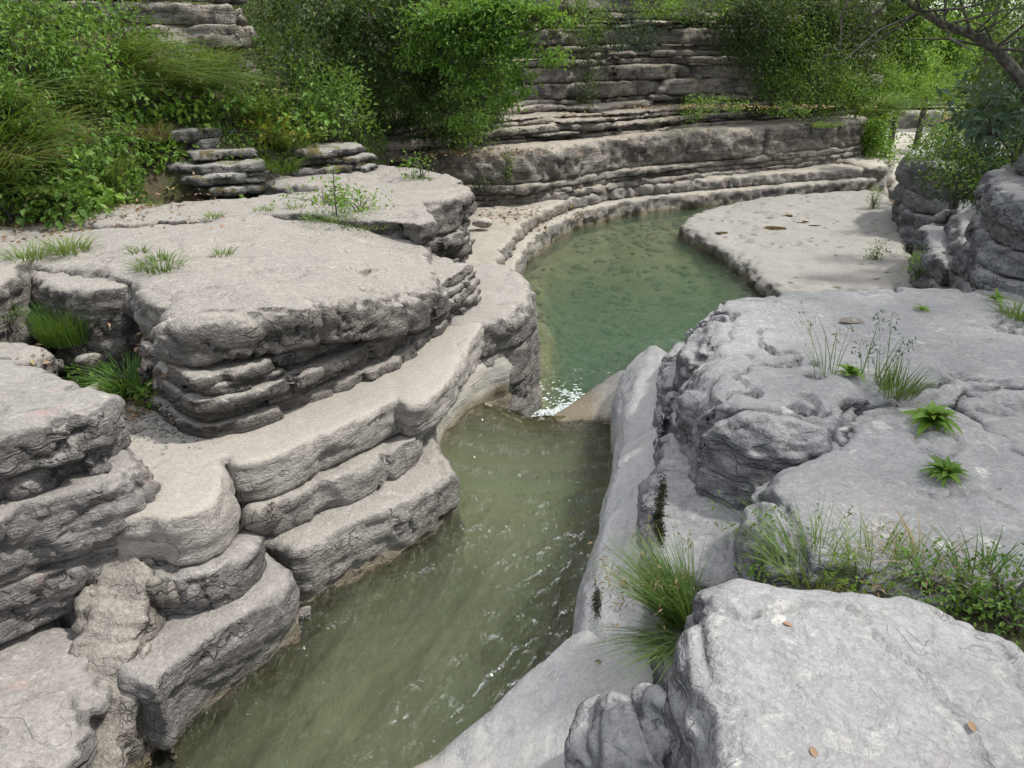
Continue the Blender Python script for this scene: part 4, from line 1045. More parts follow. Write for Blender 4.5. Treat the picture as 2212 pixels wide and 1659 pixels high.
# --- left slope: (kind, px, py of the foot, width px, height px, material)
SL_G = 'plants of the left slope'
rows = [
 ('weed', 30, 478, 150, 100, 'leaf'), ('weed', 120, 484, 150, 95, 'leaf'), ('weed', 205, 470, 150, 110, 'bright'), ('weed', 250, 448, 90, 80, 'leaf'), ('weed', 70, 425, 170, 110, 'leaf'), ('bush', 190, 405, 170, 120, 'leaf'),
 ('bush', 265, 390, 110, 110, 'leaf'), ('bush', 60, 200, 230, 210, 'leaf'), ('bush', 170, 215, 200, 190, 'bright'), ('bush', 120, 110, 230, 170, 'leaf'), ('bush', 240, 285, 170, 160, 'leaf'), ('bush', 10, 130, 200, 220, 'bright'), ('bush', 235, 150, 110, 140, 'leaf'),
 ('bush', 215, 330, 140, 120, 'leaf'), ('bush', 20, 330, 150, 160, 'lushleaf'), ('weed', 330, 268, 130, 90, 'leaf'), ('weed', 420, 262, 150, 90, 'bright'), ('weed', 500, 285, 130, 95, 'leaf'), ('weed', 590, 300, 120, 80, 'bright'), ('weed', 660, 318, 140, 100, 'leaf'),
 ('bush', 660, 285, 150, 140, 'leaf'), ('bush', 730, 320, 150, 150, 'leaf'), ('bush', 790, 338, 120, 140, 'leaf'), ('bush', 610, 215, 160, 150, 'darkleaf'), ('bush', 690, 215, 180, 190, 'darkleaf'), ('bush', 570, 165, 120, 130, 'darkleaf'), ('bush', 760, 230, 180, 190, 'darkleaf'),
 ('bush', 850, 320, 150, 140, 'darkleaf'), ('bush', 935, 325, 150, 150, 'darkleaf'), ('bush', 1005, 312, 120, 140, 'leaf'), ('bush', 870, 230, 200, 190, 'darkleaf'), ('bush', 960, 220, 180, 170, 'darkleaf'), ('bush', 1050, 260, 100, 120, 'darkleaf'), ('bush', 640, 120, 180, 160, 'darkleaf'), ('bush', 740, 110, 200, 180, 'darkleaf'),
 ('weed', 300, 400, 90, 70, 'leaf'), ('weed', 325, 365, 80, 60, 'bright'), ('weed', 575, 312, 90, 55, 'yellow'), ('weed', 640, 330, 60, 50, 'yellow'), ('bush', 850, 130, 220, 200, 'darkleaf'), ('bush', 560, 60, 150, 130, 'darkleaf'), ('bush', 240, 50, 110, 140, 'leaf'), ('bush', -110, 150, 240, 220, 'leaf'), ('bush', -90, 330, 220, 200, 'leaf'), ('bush', -260, 230, 260, 230, 'bright'), ('weed', -100, 480, 200, 110, 'leaf'), ('bush', -280, 400, 240, 200, 'leaf'),
]
M['lushleaf'] = M['leaf']
desc = {('weed', 'leaf'): 'broad leaved green weed', ('weed', 'bright'): 'light green broad leaved weed', ('weed', 'yellow'): 'yellowing weed', ('bush', 'leaf'): 'mid green bush', ('bush', 'bright'): 'bright green bush', ('bush', 'darkleaf'): 'dark shaded bush', ('bush', 'lushleaf'): 'mid green bush'}
used_lab = set()
def where(px, py):
    col = next(t for k, t in [(-200, 'far beyond the left edge'), (0, 'just outside the left edge'), (45, 'at the very left edge'), (90, 'close to the left edge'), (160, 'just in from the left edge'), (225, 'left of the feathery grass'), (290, 'under the dim cliff ledges'), (400, 'behind the single mossy bed'), (520, 'behind the first mossy stack'), (605, 'between the mossy stacks'), (665, 'above the second mossy stack'), (745, 'right of the second mossy stack'), (810, 'left of the dark hollow'), (880, 'in the dark hollow'), (955, 'at the right of the dark hollow'), (9999, 'below the arching tree')] if px < k)
    row = next(t for k, t in [(90, 'at the top of the picture'), (155, 'high on the slope'), (225, 'halfway up the slope'), (300, 'low on the slope'), (370, 'near the slope foot'), (9999, 'at the slope foot')] if py < k)
    return col + ', ' + row
def uniq(l, px, py):
    l = l + ' ' + where(px, py)
    for pre in ('second ', 'third ', 'fourth '):
        if l in used_lab: l = pre + l.replace('second ', '').replace('third ', '')
    used_lab.add(l)
    return l
for kind, px, py, w, h, mt in rows:
    p, t_ = G(px, py)
    s = t_ / FPX
    lf = .105 if kind == 'weed' else .075
    area = (w * s) * (h * s)
    n = int(area / (lf * lf) * (4.6 if kind == 'weed' else 5.0))
    n = min(max(n, 160), 4200)
    shrub('leafy_weed' if kind == 'weed' else 'bush', uniq(desc[(kind, mt)], px, py), p, (w * s * .55, w * s * .5, h * s * .55), n, lf, M[mt], group=SL_G, stems=4, tight=float(rng.uniform(.16, .34)), nclump=int(rng.integers(22, 46)), lean=tuple(rng.normal(0, .12, 2)), width=.62 if kind == 'weed' else .5)
for px, py, L, mt, lean, lab in [(20, 420, 200, 'grass', (.5, -.3), 'long arching grass tuft'), (60, 350, 190, 'lush', (.6, -.3), 'long arching grass tuft'), (10, 280, 210, 'grass', (.6, -.3), 'long arching grass tuft'),
        (110, 330, 150, 'straw', (.4, -.5), 'dry straw coloured grass tuft'), (165, 345, 130, 'straw', (.3, -.6), 'dry straw coloured grass tuft'), (70, 390, 130, 'straw', (.3, -.5), 'dry straw coloured grass tuft'), (340, 330, 80, 'straw', (0, -.5), 'small drooping straw tuft'),
        (310, 200, 190, 'grass', (1.0, -.4), 'feathery pale grass'), (360, 215, 200, 'grass', (1.1, -.4), 'feathery pale grass'), (420, 230, 180, 'grass', (1.0, -.4), 'feathery pale grass'), (290, 160, 180, 'grass', (1.0, -.4), 'feathery pale grass'),
        (560, 270, 120, 'grass', (.3, -.4), 'feathery pale grass'), (640, 340, 90, 'grass', (.1, -.3), 'fresh green grass tuft'), (620, 395, 70, 'lush', (.0, -.2), 'fresh green grass tuft'), (800, 250, 150, 'grass', (.6, -.5), 'dark grass tuft'), (470, 180, 130, 'grass', (.5, -.4), 'feathery pale grass'), (200, 250, 160, 'grass', (.7, -.3), 'feathery pale grass'), (130, 450, 110, 'grass', (.2, -.4), 'long arching grass tuft'), (240, 420, 110, 'grass', (.1, -.4), 'long arching grass tuft')]:
    p, t_ = G(px, py)
    tuft('grass_tuft', uniq(lab, px, py), p + np.array([0, -.1, .14]), 150, .22, L * t_ / FPX * 1.05, M[mt], group=SL_G, lean=lean, spread=.45, droop=.8, width=.006, heads=10 if mt == 'grass' else 0)

# --- low leafy cover over the soil of the slopes
def cover(x0, x1, y0, y1, n, t0, t1, poly, size, mat, label, lift=.28):
    A = Acc()
    d_ = np.stack([rng.uniform(x0, x1, n), rng.uniform(y0, y1, n)], 1)
    u_ = (d_[:, 0] - 1106) / FPX; v_ = -(d_[:, 1] - 829.5) / FPX
    dy_ = v_ * math.sin(PITCH) + math.cos(PITCH); dz_ = v_ * math.cos(PITCH) - math.sin(PITCH)
    def grid_h(x, y):
        ix = np.clip(np.searchsorted(xs_t, x) - 1, 0, len(xs_t) - 2); iy = np.clip(np.searchsorted(ys_t, y) - 1, 0, len(ys_t) - 2)
        return GH[ix, iy]
    hitp = np.full(n, -1.0)
    for t_ in np.geomspace(t0, t1, 340):
        m = (hitp < 0) & (EYE + dz_ * t_ < grid_h(u_ * t_, dy_ * t_))
        hitp[m] = t_
    C = np.stack([u_ * hitp, dy_ * hitp, EYE + dz_ * hitp], 1)[hitp > 0]
    C = C[np.min([sdf2(p, C[:, 0][None], C[:, 1][None])[0] for p in poly], axis=0) < -.05]
    den = fbm(C[:, 0] * .9, C[:, 1] * .9, C[:, 2] * .9, 3)
    C = C[den > -.22 + rng.normal(0, .12, len(C))]
    C[:, 2] += rng.random(len(C)) ** 1.5 * lift
    A.add(*leaves(C, rng.normal(0, .6, (len(C), 3)) + np.array([.1, -.3, .35]), size, .55))
    o = link('ground_cover', A.mesh('ground_cover', False), mat); tag(o, label, None, kind='stuff')
    TRI[0] += 2 * len(C)
cover(-420, 1130, -40, 480, 60000, 5, 24, [soil_poly], .075, M['leaf'], 'low leafy ground cover on the left slope')
cover(1780, 2250, 60, 420, 26000, 7, 60, [soil_poly, right_soil], .12, M['leaf'], 'leafy undergrowth on the slopes of the far gorge', .7)
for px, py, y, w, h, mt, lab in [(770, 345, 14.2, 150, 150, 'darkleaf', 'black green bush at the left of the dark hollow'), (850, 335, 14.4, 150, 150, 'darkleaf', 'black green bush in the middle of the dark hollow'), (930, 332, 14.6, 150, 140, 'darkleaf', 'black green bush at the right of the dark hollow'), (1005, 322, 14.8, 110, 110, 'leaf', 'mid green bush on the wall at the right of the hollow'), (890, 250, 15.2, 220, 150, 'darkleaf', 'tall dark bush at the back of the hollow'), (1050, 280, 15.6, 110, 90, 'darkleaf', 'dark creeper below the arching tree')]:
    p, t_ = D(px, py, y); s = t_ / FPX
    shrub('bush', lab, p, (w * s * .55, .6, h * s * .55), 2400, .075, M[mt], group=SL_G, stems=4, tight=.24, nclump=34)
# --- tree overhanging from the left slope
def tree(name, label, base, top, crowns, n, leaf, mat, group=None, rad=.12, tight=.18, nclump=40):
    base = np.array(base, float)
    t = thing(name, label, 'tree', group, tuple(base))
    A = Acc(); top = np.array(top, float)
    mid = (base + top) / 2 + rng.normal(0, .15, 3)
    A.add(*tube([base * 0 + np.array([0, 0, -.3]), (base * .7 + mid * .3) - base, mid - base, top - base], [rad * 1.2, rad, rad * .8, rad * .45], 8))
    VV = Acc()
    for c, r in crowns:
        c = np.array(c, float); r = np.array(r, float) * np.ones(3)
        A.add(*tube([mid - base, (mid + c) / 2 - base + rng.normal(0, .1, 3), c - base], [rad * .6, rad * .4, rad * .12], 6))
        k = int(n * (r[0] * r[2]) / sum(q[1][0] * q[1][2] if hasattr(q[1], '__len__') else q[1] ** 2 for q in crowns))
        C, Dn, K = crown_points(c - base, r, k, nclump, tight)
        for q in K[:14]:
            A.add(*tube([c - base, (c - base + q) / 2 + rng.normal(0, .05, 3), q], [rad * .15, rad * .09, rad * .04], 4))
        VV.add(*leaves(C, Dn, leaf, .55))
    link('trunk', A.mesh('trunk'), M['bark'], t)
    link('crown', VV.mesh('crown', False), mat, t)
    TRI[0] += 2 * n
    return t
def cr(px, py, y, wpx, hpx, dep=None):
    p, t_ = D(px, py, y); s = t_ / FPX
    return (p, (wpx * s / 2, (dep or wpx * s / 2), hpx * s / 2))
b0, _ = G(905, 300)
lob = []
for ex, ey, yy in [(1205, 50, 11.8), (1195, 130, 11.7), (1150, 195, 11.7), (1085, 235, 11.9), (1005, 262, 12.1), (900, 150, 12.5), (1110, 110, 11.9), (1180, 5, 12.0), (1040, 160, 12.1)]:
    for f_ in (.35, .6, .8, 1.0):
        lob.append(cr(930 + (ex - 930) * f_ + rng.normal(0, 10), 10 + (ey - 10) * f_ ** 1.5 + rng.normal(0, 8), 12.5 + (yy - 12.5) * f_, 125 - 45 * f_, 52 - 14 * f_))
tree('broadleaf_tree', 'bright leafed tree arching over the dark hollow at top centre', b0, D(940, 20, 12.6)[0], lob, 12500, .075, M['leafmix'], rad=.07, nclump=12, tight=.3)
b0, _ = G(800, 250)
tree('broadleaf_tree', 'dark leafed tree standing left of the bright arching tree', b0, D(800, -60, 13.2)[0],
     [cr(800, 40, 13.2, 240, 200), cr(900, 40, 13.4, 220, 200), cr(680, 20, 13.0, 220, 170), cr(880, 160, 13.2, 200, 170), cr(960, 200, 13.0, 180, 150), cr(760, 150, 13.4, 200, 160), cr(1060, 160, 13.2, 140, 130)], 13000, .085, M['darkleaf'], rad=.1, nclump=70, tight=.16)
# --- plants rooted in the cliff
CL_G = 'plants hanging on the cliff'
for px, py, y, w, h, lf, mt, lab in [(1365, 75, 18.6, 130, 70, .06, 'blueleaf', 'pale round leaved bush growing out of the centre of the cliff'), (1265, 40, 18.6, 120, 110, .05, 'leaf', 'dark bush hanging on the cliff beside the arching tree'), (1270, 150, 18.4, 60, 150, .045, 'darkleaf', 'long creeper trailing down the cliff right of the arching tree'), (1510, 20, 19.2, 200, 60, .05, 'leaf', 'leafy fringe drooping from the top edge over the cliff'),
        (1420, 10, 19.2, 120, 50, .05, 'bright', 'bright fringe of leaves at the top edge above the cliff'), (1640, 60, 19.6, 130, 190, .055, 'darkleaf', 'dark ivy mass hanging at the right part of the cliff'), (1700, 110, 19.4, 140, 180, .055, 'leaf', 'green ivy curtain hanging over the cliff right of the bare beds'), (1770, 80, 19.8, 150, 180, .055, 'darkleaf', 'shaded ivy above the bright hanging bush'), (1790, 190, 19.4, 130, 110, .05, 'bright', 'bright green bush hanging low over the strata'), (1690, 190, 19.2, 110, 80, .05, 'leaf', 'low ivy clump on the brown strata at the cliff foot'),
        (1620, 30, 0, 170, 120, .06, 'darkleaf', 'dark ivy at the top edge above the bare beds'), (1720, 20, 0, 180, 130, .06, 'darkleaf', 'dark ivy along the top edge right of the cliff'), (1740, 160, 0, 150, 130, .055, 'leaf', 'mid green ivy bulging over the beds at the cliff foot'), (1830, 30, 20.6, 190, 160, .06, 'darkleaf', 'dark crown at the top right of the cliff'), (1840, 110, 0, 130, 140, .055, 'darkleaf', 'shaded creeper on the last cliff beds'), (1850, 200, 0, 90, 70, .05, 'leaf', 'leafy clump at the foot of the last cliff beds'), (1870, 150, 21.5, 130, 160, .06, 'leaf', 'leafy bush closing the right end of the cliff'), (1560, 225, 19.0, 140, 34, .05, 'leaf', 'low green weeds along the strata step below the cliff'), (1500, 235, 18.8, 70, 60, .045, 'leaf', 'olive tuft of weeds on the strata step'), (1700, 238, 19.4, 90, 30, .05, 'bright', 'small bright weeds on the strata near the hanging bush')]:
    if py < 190 and px > 1600: w *= 1.15; h *= 1.15
    y = float(np.interp(px, [1080, 1300, 1620, 1800, 1900], [16.8, 18.8, 19.7, 21.0, 22.5])) - (.35 if py < 200 else 1.0)
    p, t_ = D(px, py, y); s = t_ / FPX
    lf *= 1.35
    n = int(min(4200, max(220, w * h * s * s / lf ** 2 * 4.6)))
    shrub('hanging_bush', lab, p, (w * s * .56, .5, h * s * .56), n, lf, M[mt], stems=2, group=CL_G, lift=.0, nclump=40, floor=False)
for px, py, y, w, h, lab in [(1900, 185, 24.5, 120, 110, 'bright bush overhanging the far white step'), (1955, 195, 29, 110, 80, 'second bright bush on the far bank, nearer the bather'), (1990, 170, 33, 110, 100, 'bright bush high above the far white step'), (1880, 225, 23.4, 70, 60, 'drooping bush at the end of the stepped strata'), (1888, 300, 21.9, 70, 110, 'drooping green bush at the end of the rounded rock wall'), (2010, 205, 40, 120, 60, 'low bush behind the white step left of the bather'), (2085, 200, 49, 150, 50, 'low bush on the white step right of the bather')]:
    p, t_ = D(px, py, y); s = t_ / FPX
    shrub('hanging_bush', lab, p, (w * s * .56, 1.0, h * s * .56), 3000, .11, M['bright'], stems=2, group=CL_G, lift=.0, nclump=40, floor=False)
for px, py, lab in [(1880, 250, 'pale drooping grass at the right end of the rock wall'), (1910, 235, 'second pale grass clump at the end of the rock wall'), (1780, 275, 'tiny weeds on top of the rounded rock wall'), (1330, 250, 'small grass tuft on the stepped strata')]:
    p, t_ = D(px, py, 18.9 if px < 1850 else 20.2)
    tuft('grass_tuft', lab, p, 160, .25, .75 if px > 1850 else .3, M['grass'], lean=(.3, -.3), spread=.6, droop=1.0, width=.009, group=CL_G)

# --- trees behind, in the sunlit gorge
BG_G = 'sunlit trees beyond the gorge'
def bgtree(px, py, y, w, h, mt, lab, n=6500, leaf=.2):
    c, t_ = D(px, py, y); s = t_ / FPX
    g0 = ground_z(c[0], c[1])
    base = np.array([c[0], c[1], min(g0, c[2] - h * s * .4)])
    R_ = w * s / 2
    cs = [(c + np.array([rng.normal(0, .35), rng.normal(0, .3), rng.normal(0, .25)]) * R_, np.array([R_ * .7, R_ * .7, h * s * .35])) for _ in range(4)]
    tree('broadleaf_tree', lab, base, c + np.array([0, 0, h * s * .3]), cs, n, leaf, M[mt], group=BG_G, rad=.12 * max(1, y / 30), nclump=30)
for a in [(1880, 70, 27, 200, 190, 'leaf', 'mid green tree just behind the right end of the cliff'), (1915, 140, 31, 170, 170, 'bright', 'bright tree leaning over the far white rocks'), (2030, 70, 36, 220, 200, 'bright', 'tall sunlit tree behind the branch'), (2110, 110, 62, 170, 150, 'bright', 'sunlit tree behind the bather'), (1980, 20, 42, 240, 160, 'bright', 'sunlit crown at the top beside the dark branch'), (2150, 40, 50, 260, 200, 'bright', 'distant sunlit crown at upper right'), (1800, -10, 34, 220, 120, 'leaf', 'crown seen above the ivy at the top'), (2230, 60, 40, 260, 360, 'leaf', 'tree behind the right margin'), (2060, 190, 56, 200, 120, 'bright', 'farthest bright tree behind the white steps'), (1930, -60, 60, 400, 260, 'bright', 'distant crown filling the gap at the top'), (2150, -80, 70, 500, 300, 'bright', 'large distant crown at the top right corner'), (2040, 120, 75, 300, 200, 'bright', 'hazy tree at the end of the gorge'), (2180, 180, 64, 260, 200, 'leaf', 'tree behind the shaded right shrubs'), (1880, 110, 32, 170, 150, 'leaf', 'tree overhanging the far right end of the cliff')]:
    bgtree(*a)

# --- right side: dark shrubs and the leaning branch
RG = 'shrubs on the shaded right bank'
for px, py, y, w, h, lf, mt, lab in [(2140, 345, 9.0, 170, 120, .045, 'darkleaf', 'dark shrub above the shaded right rocks'), (2190, 300, 8.4, 150, 170, .05, 'blueleaf', 'blue green shrub at the right edge'), (2085, 380, 10.5, 90, 55, .045, 'leaf', 'feathery green shrub leaning over the slab end'), (2190, 390, 7.6, 130, 90, .045, 'leaf', 'small leaved shrub low at the right edge'), (2140, 235, 7.6, 105, 90, .10, 'blueleaf', 'large leaved blue green sapling in front of the bather'), (2160, 200, 8.8, 140, 130, .07, 'darkleaf', 'dark leaves under the leaning branch'), (2210, 100, 8.8, 110, 150, .06, 'darkleaf', 'dark leaves behind the leaning branch at the right edge'), (2060, 400, 8.6, 110, 60, .04, 'darkleaf', 'mossy dark clump over the right rocks'), (2000, 330, 14.5, 90, 60, .06, 'leaf', 'green shrub on top of the squarish dark block'), (2110, 280, 12.5, 160, 110, .06, 'leaf', 'mid green shrub behind the dark shrub'), (2190, 200, 11.5, 160, 170, .06, 'darkleaf', 'tall dark shrub behind the leaning branch'), (2060, 300, 17, 130, 70, .07, 'leaf', 'shrub on the far bank to the right of the bather')]:
    w *= 1.45; h *= 1.4; lf *= 1.3
    p, t_ = D(px, py + h / 2, y); s = t_ / FPX
    n = int(min(4500, max(300, w * h * s * s / lf ** 2 * 5.0)))
    shrub('shrub', lab, p, (w * s * .55, .5, h * s * .55), n, lf, M[mt], stems=5, group=RG)
# leaning tree whose limb crosses the upper right corner
limb = [D(2420, 330, 6.8)[0], D(2300, 230, 6.8)[0], D(2210, 175, 6.8)[0], D(2150, 105, 6.8)[0], D(2100, 75, 6.8)[0], D(2040, 55, 6.7)[0], D(1990, 25, 6.7)[0], D(1940, -10, 6.7)[0], D(1860, -60, 6.6)[0]]
b0 = limb[0] * 1.0; b0[2] = ground_z(b0[0], b0[1])
t = thing('leaning_tree', 'dark tree limb reaching in from the upper right corner', 'tree', None, tuple(b0))
A = Acc(); A.add(*tube([b0 * 0] + [q - b0 for q in limb], [.10, .075, .06, .05, .044, .038, .033, .027, .02, .01], 8))
VV = Acc()
for i in range(26):
    q = limb[3 + i % 6] - b0; e = q + np.array([rng.normal(-.1, .35), rng.normal(0, .5), rng.normal(.15, .3)])
    A.add(*tube([q, (q + e) / 2 + rng.normal(0, .04, 3), e], [.014, .009, .003], 4))
    if e[2] + b0[2] > 3.15:
        C = e + rng.normal(0, .16, (90, 3)); VV.add(*leaves(C, rng.normal(0, 1, (90, 3)), .035, .5))
C = np.array([D(px, py, 6.8)[0] for px, py in zip(rng.uniform(1850, 2260, 1900), rng.uniform(-90, 50, 1900) - 25)]) - b0 + rng.normal(0, .25, (1900, 3)) * np.array([.3, 1, .3])
VV.add(*leaves(C, rng.normal(0, 1, (1900, 3)), .05, .5))
link('limb', A.mesh('limb'), M['bark'], t); link('foliage', VV.mesh('foliage', False), M['darkleaf'], t)
# trees on the right bank, outside the view, whose canopy shades the right side
for i, (x, y, z, r, lab) in enumerate([(5.6, 4.2, 6.2, 1.9, 'tree at the right of the camera whose canopy shades the grey rocks'), (6.4, 7.4, 6.6, 1.9, 'second shade tree on the right bank'), (5.2, 1.2, 6.4, 1.8, 'shade tree beside the photographer')]):
    bz = ground_z(x + 2.2, y - .4)
    tree('shade_tree', lab, (x + 2.2, y - .4, bz), (x + .6, y, z + .3), [((x + a, y + b, z + c), (r * .62, r * .62, r * .4)) for a, b, c in ((0, 0, .2), (1.1, .6, 0), (-.7, -.8, .1), (.3, 1.2, .3), (.8, -1.0, 0))], 3400, .12, M['leaf'], group='shade trees of the right bank', rad=.14)
print('slopes', round(time.time() - T0, 1), TRI[0])

# --- small plants on the rocks
def zrock(px, py, z0, dp=flat): return P(px, py, z0, dp)
tuft('grass_tuft', 'wispy grass tuft spilling over the channel wall by the foreground boulder', HIT[(1470, 1345)], 560, .06, .40, M['wispy'], lean=(-.40, .25), spread=.42, droop=.35, width=.0014, heads=40, headmat=M['straw'])
tuft('grass_tuft', 'dark lower blades hanging left of the foreground boulder', HIT[(1455, 1400)], 160, .06, .26, M['wispy'], lean=(-.6, -.1), spread=.5, droop=1.0, width=.0014)
tuft('grass_tuft', 'oat grass clump behind the foreground boulder', HIT[(1740, 1245)], 170, .11, .33, M['wispy'], lean=(-.15, .1), spread=.55, droop=.5, width=.0015, heads=26, headmat=M['wispy'])
tuft('grass_tuft', 'thin grass right of the oat grass clump', HIT[(1900, 1235)], 70, .13, .24, M['grass'], lean=(.1, .1), spread=.7, droop=.6, width=.002, heads=10)
tuft('grass_tuft', 'straw coloured grass among the weeds by the boulder', HIT[(1990, 1230)], 55, .14, .2, M['straw'], spread=.9, droop=.7, width=.002)
tuft('grass_tuft', 'grass at the right edge behind the boulder', HIT[(2120, 1270)], 80, .13, .2, M['lush'], spread=.7, droop=.6, width=.0025)
tuft('grass_tuft', 'tall seeded grass growing in the slab crack', HIT[(1935, 850)], 170, .10, .20, M['grass'], lean=(.1, 0), spread=.5, droop=.35, width=.0025)
tuft('grass_tuft', 'upright stalks of ripe grass in the slab crack', HIT[(1900, 820)], 16, .10, .34, M['lush'], spread=.2, droop=.12, width=.003, heads=26, headmat=M['blueleaf'])
tuft('grass_tuft', 'lone bent grass stalks left of the slab crack', HIT[(1780, 805)], 16, .07, .45, M['grass'], lean=(-.1, 0), spread=.25, droop=.3, width=.0022, heads=5)
tuft('grass_tuft', 'short grass at the right edge of the slab', HIT[(2200, 690)], 160, .12, .2, M['grass'], spread=.7, droop=.6, width=.003)
tuft('fern_tuft', 'feathery horsetail clump in the gully left of the big boulder', HIT[(150, 735)], 900, .18, .34, M['lush'], spread=.35, droop=.25, width=.0016, cat='plant')
tuft('grass_tuft', 'lush grass hanging at the left foot of the big boulder', HIT[(285, 850)], 420, .12, .40, M['lush'], lean=(.05, -.1), spread=.6, droop=.75, width=.0035)
tuft('grass_tuft', 'grass growing in the crack by the left edge', HIT[(60, 560)], 130, .15, .22, M['grass'], spread=.7, droop=.7, width=.003)
tuft('grass_tuft', 'grass in the joint behind the pale block', HIT[(150, 545)], 200, .15, .22, M['grass'], spread=.7, droop=.6, width=.003)
tuft('grass_tuft', 'grass in the joint at the back of the big boulder', HIT[(345, 580)], 170, .16, .16, M['grass'], spread=.8, droop=.6, width=.003)
tuft('grass_tuft', 'short turf strip on the middle of the terrace', HIT[(720, 470)], 220, .3, .1, M['lush'], spread=.9, droop=.6, width=.005)
tuft('grass_tuft', 'short turf at the right end of the terrace', HIT[(790, 488)], 150, .25, .08, M['grass'], spread=.9, droop=.6, width=.005)
for (px, py), w_ in zip([(460, 470), (345, 560), (330, 445), (520, 425), (300, 545), (640, 450), (480, 552), (570, 455)], ['centre back of the terrace', 'left joint of the big boulder', 'leaf littered back of the terrace', 'foot of the first mossy stack', 'left corner of the terrace', 'left of the sapling', 'middle of the big boulder top', 'back centre, right of the first sprig']):
    tuft('grass_sprig', 'small sprig of grass at the ' + w_, HIT[(px, py)], 40, .09, .1, M['grass'], spread=.9, droop=.5, width=.004, group='sprigs on the terrace')
for px, py, r, h, lf, mt, z0, lab in [(1440, 1335, .09, .13, .018, 'leaf', 1.05, 'ferny leaved clump below the wispy grass'), (1640, 1250, .08, .08, .016, 'leaf', 1.27, 'low green leaves left of the oat grass'), (1850, 1260, .12, .07, .022, 'bright', 1.27, 'low clover between oat grass and thin grass'), (2000, 1265, .16, .09, .022, 'leaf', 1.27, 'low weeds right of the clover'), (2180, 1290, .15, .12, .022, 'leaf', 1.27, 'reddish tipped weeds at the right edge behind the boulder'),
        (2090, 1300, .13, .07, .022, 'leaf', 1.2, 'low leaves hugging the back of the foreground boulder'), (2150, 1335, .14, .08, .022, 'bright', 1.2, 'bright low leaves behind the boulder by the right edge'), (2195, 1370, .14, .08, .024, 'leaf', 1.2, 'low weeds in the right margin beside the boulder'), (1980, 600, .28, .26, .05, 'bright', .55, 'bright nettle like plant in the gap behind the grey block'), (1890, 560, .2, .22, .04, 'leaf', -.3, 'leafy weed in the crack beside the pitted slab'), (1885, 450, .16, .35, .03, 'bright', -.3, 'upright fern at the far corner of the pitted slab'), (915, 385, .28, .2, .05, 'leaf', 1.36, 'green weed clump on top of the tall rounded boulder'), (700, 442, .5, .14, .05, 'leaf', 1.63, 'spreading weeds along the terrace crack'), (780, 455, .3, .12, .05, 'bright', 1.63, 'small bright weeds at the right of the sapling'),
        (320, 880, .10, .10, .05, 'leaf', .88, 'ivy like leaves under the hanging grass'), (200, 820, .16, .12, .05, 'leaf', .95, 'broad leaved creeper in the gully'), (20, 700, .12, .1, .03, 'leaf', 1.2, 'little weed on the small boulder'), (1050, 420, .35, .2, .06, 'darkleaf', .05, 'dark weed at the foot of the rock wall'), (1095, 390, .12, .35, .05, 'bright', .4, 'mossy green streak of leaves on the rock wall')]:
    p = HIT[(px, py)]
    n = int(min(900, max(120, r * h * 4 / lf ** 2 * 2.2)))
    shrub('weed', lab, p, (r, r, h), n, lf, M[mt], nclump=14, stems=3, cat='plant', lift=.7, tight=.3, width=.6)
for x_, y_, lab in [(2.15, 1.9, 'low weeds on the earth strip beyond the right edge'), (2.6, 1.95, 'second patch of low weeds beyond the right edge'), (3.1, 1.8, 'third patch of low weeds beyond the right edge')]:
    shrub('weed', lab, (x_, y_, 1.2), (.22, .16, .10), 420, .026, M['leaf'], nclump=16, stems=3, cat='plant', lift=.7, tight=.3, width=.6)
# sapling on the terrace
p = np.array(HIT[(727, 465)])
t = thing('sapling', 'thin sapling with sparse leaves standing on the terrace', 'sapling', None, tuple(p))
A = Acc(); A.add(*tube([(0, 0, -.03), (.0, .0, .25), (.01, 0, .5)], [.009, .007, .003], 5)); link('stem', A.mesh('stem'), M['bark'], t)
for i in range(26):
    z = .08 + .42 * i / 26; q = i * 2.4
    V, Q = leaves(np.array([[.01 * math.cos(q), .01 * math.sin(q), z]]), np.array([[math.cos(q), math.sin(q), .25]]), .11 * (1.1 - .5 * i / 26), .55)
    link('leaf', mesh_np('leaf', V, Q, False), M['leaf'], t)
# rosettes with single leaves
def blade_leaf(L, W, arch):
    V = []; Q = []; m = 7
    for k in range(m + 1):
        u = k / m; w = W * (math.sin(math.pi * (u ** .8)) * .9 + .06) * (1 if k < m else .15)
        z = arch * (u - u * u * 1.3) * L * 1.6
        x = L * u
        V += [(x, w, z + w * .35), (x, 0, z), (x, -w, z + w * .35)]
    for k in range(m):
        a = 3 * k
        Q += [(a, a + 1, a + 4, a + 3), (a + 1, a + 2, a + 5, a + 4)]
    return mesh_np('leaf', V, Q)
LM = [blade_leaf(.13, .021, .35), blade_leaf(.11, .020, .25), blade_leaf(.145, .023, .45)]
for m_ in LM: m_.materials.append(M['lushleafy'] if 'lushleafy' in M else M['bright'])
for px, py, n, sc_, lab in [(2010, 915, 70, 1.0, 'lush rosette of long green leaves in the slab crack'), (2040, 1030, 54, .8, 'smaller green rosette nearer the boulder in the slab crack'), (1835, 812, 24, .75, 'toothed leaf rosette left of the tall grass'), (2150, 650, 14, .8, 'low rosette by the right strata'), (1990, 672, 8, .6, 'tiny rosette on the grey slab')]:
    p = np.array(HIT[(px, py)]) + np.array([0, 0, .005])
    t = thing('rosette_plant', lab, 'plant', 'leaf rosettes on the grey slab', tuple(p))
    for i in range(n):
        o = bpy.data.objects.new('leaf', LM[i % 3]); COL.objects.link(o); o.parent = t
        q = i * 2.399 + rng.normal(0, .3); tilt = .0 + 1.15 * (i / n) + rng.normal(0, .15)
        o.rotation_euler = (rng.normal(0, .25), -tilt, q); s_ = sc_ * rng.uniform(.75, 1.2) * (1.0 - .25 * i / n); o.scale = (s_, s_, s_)
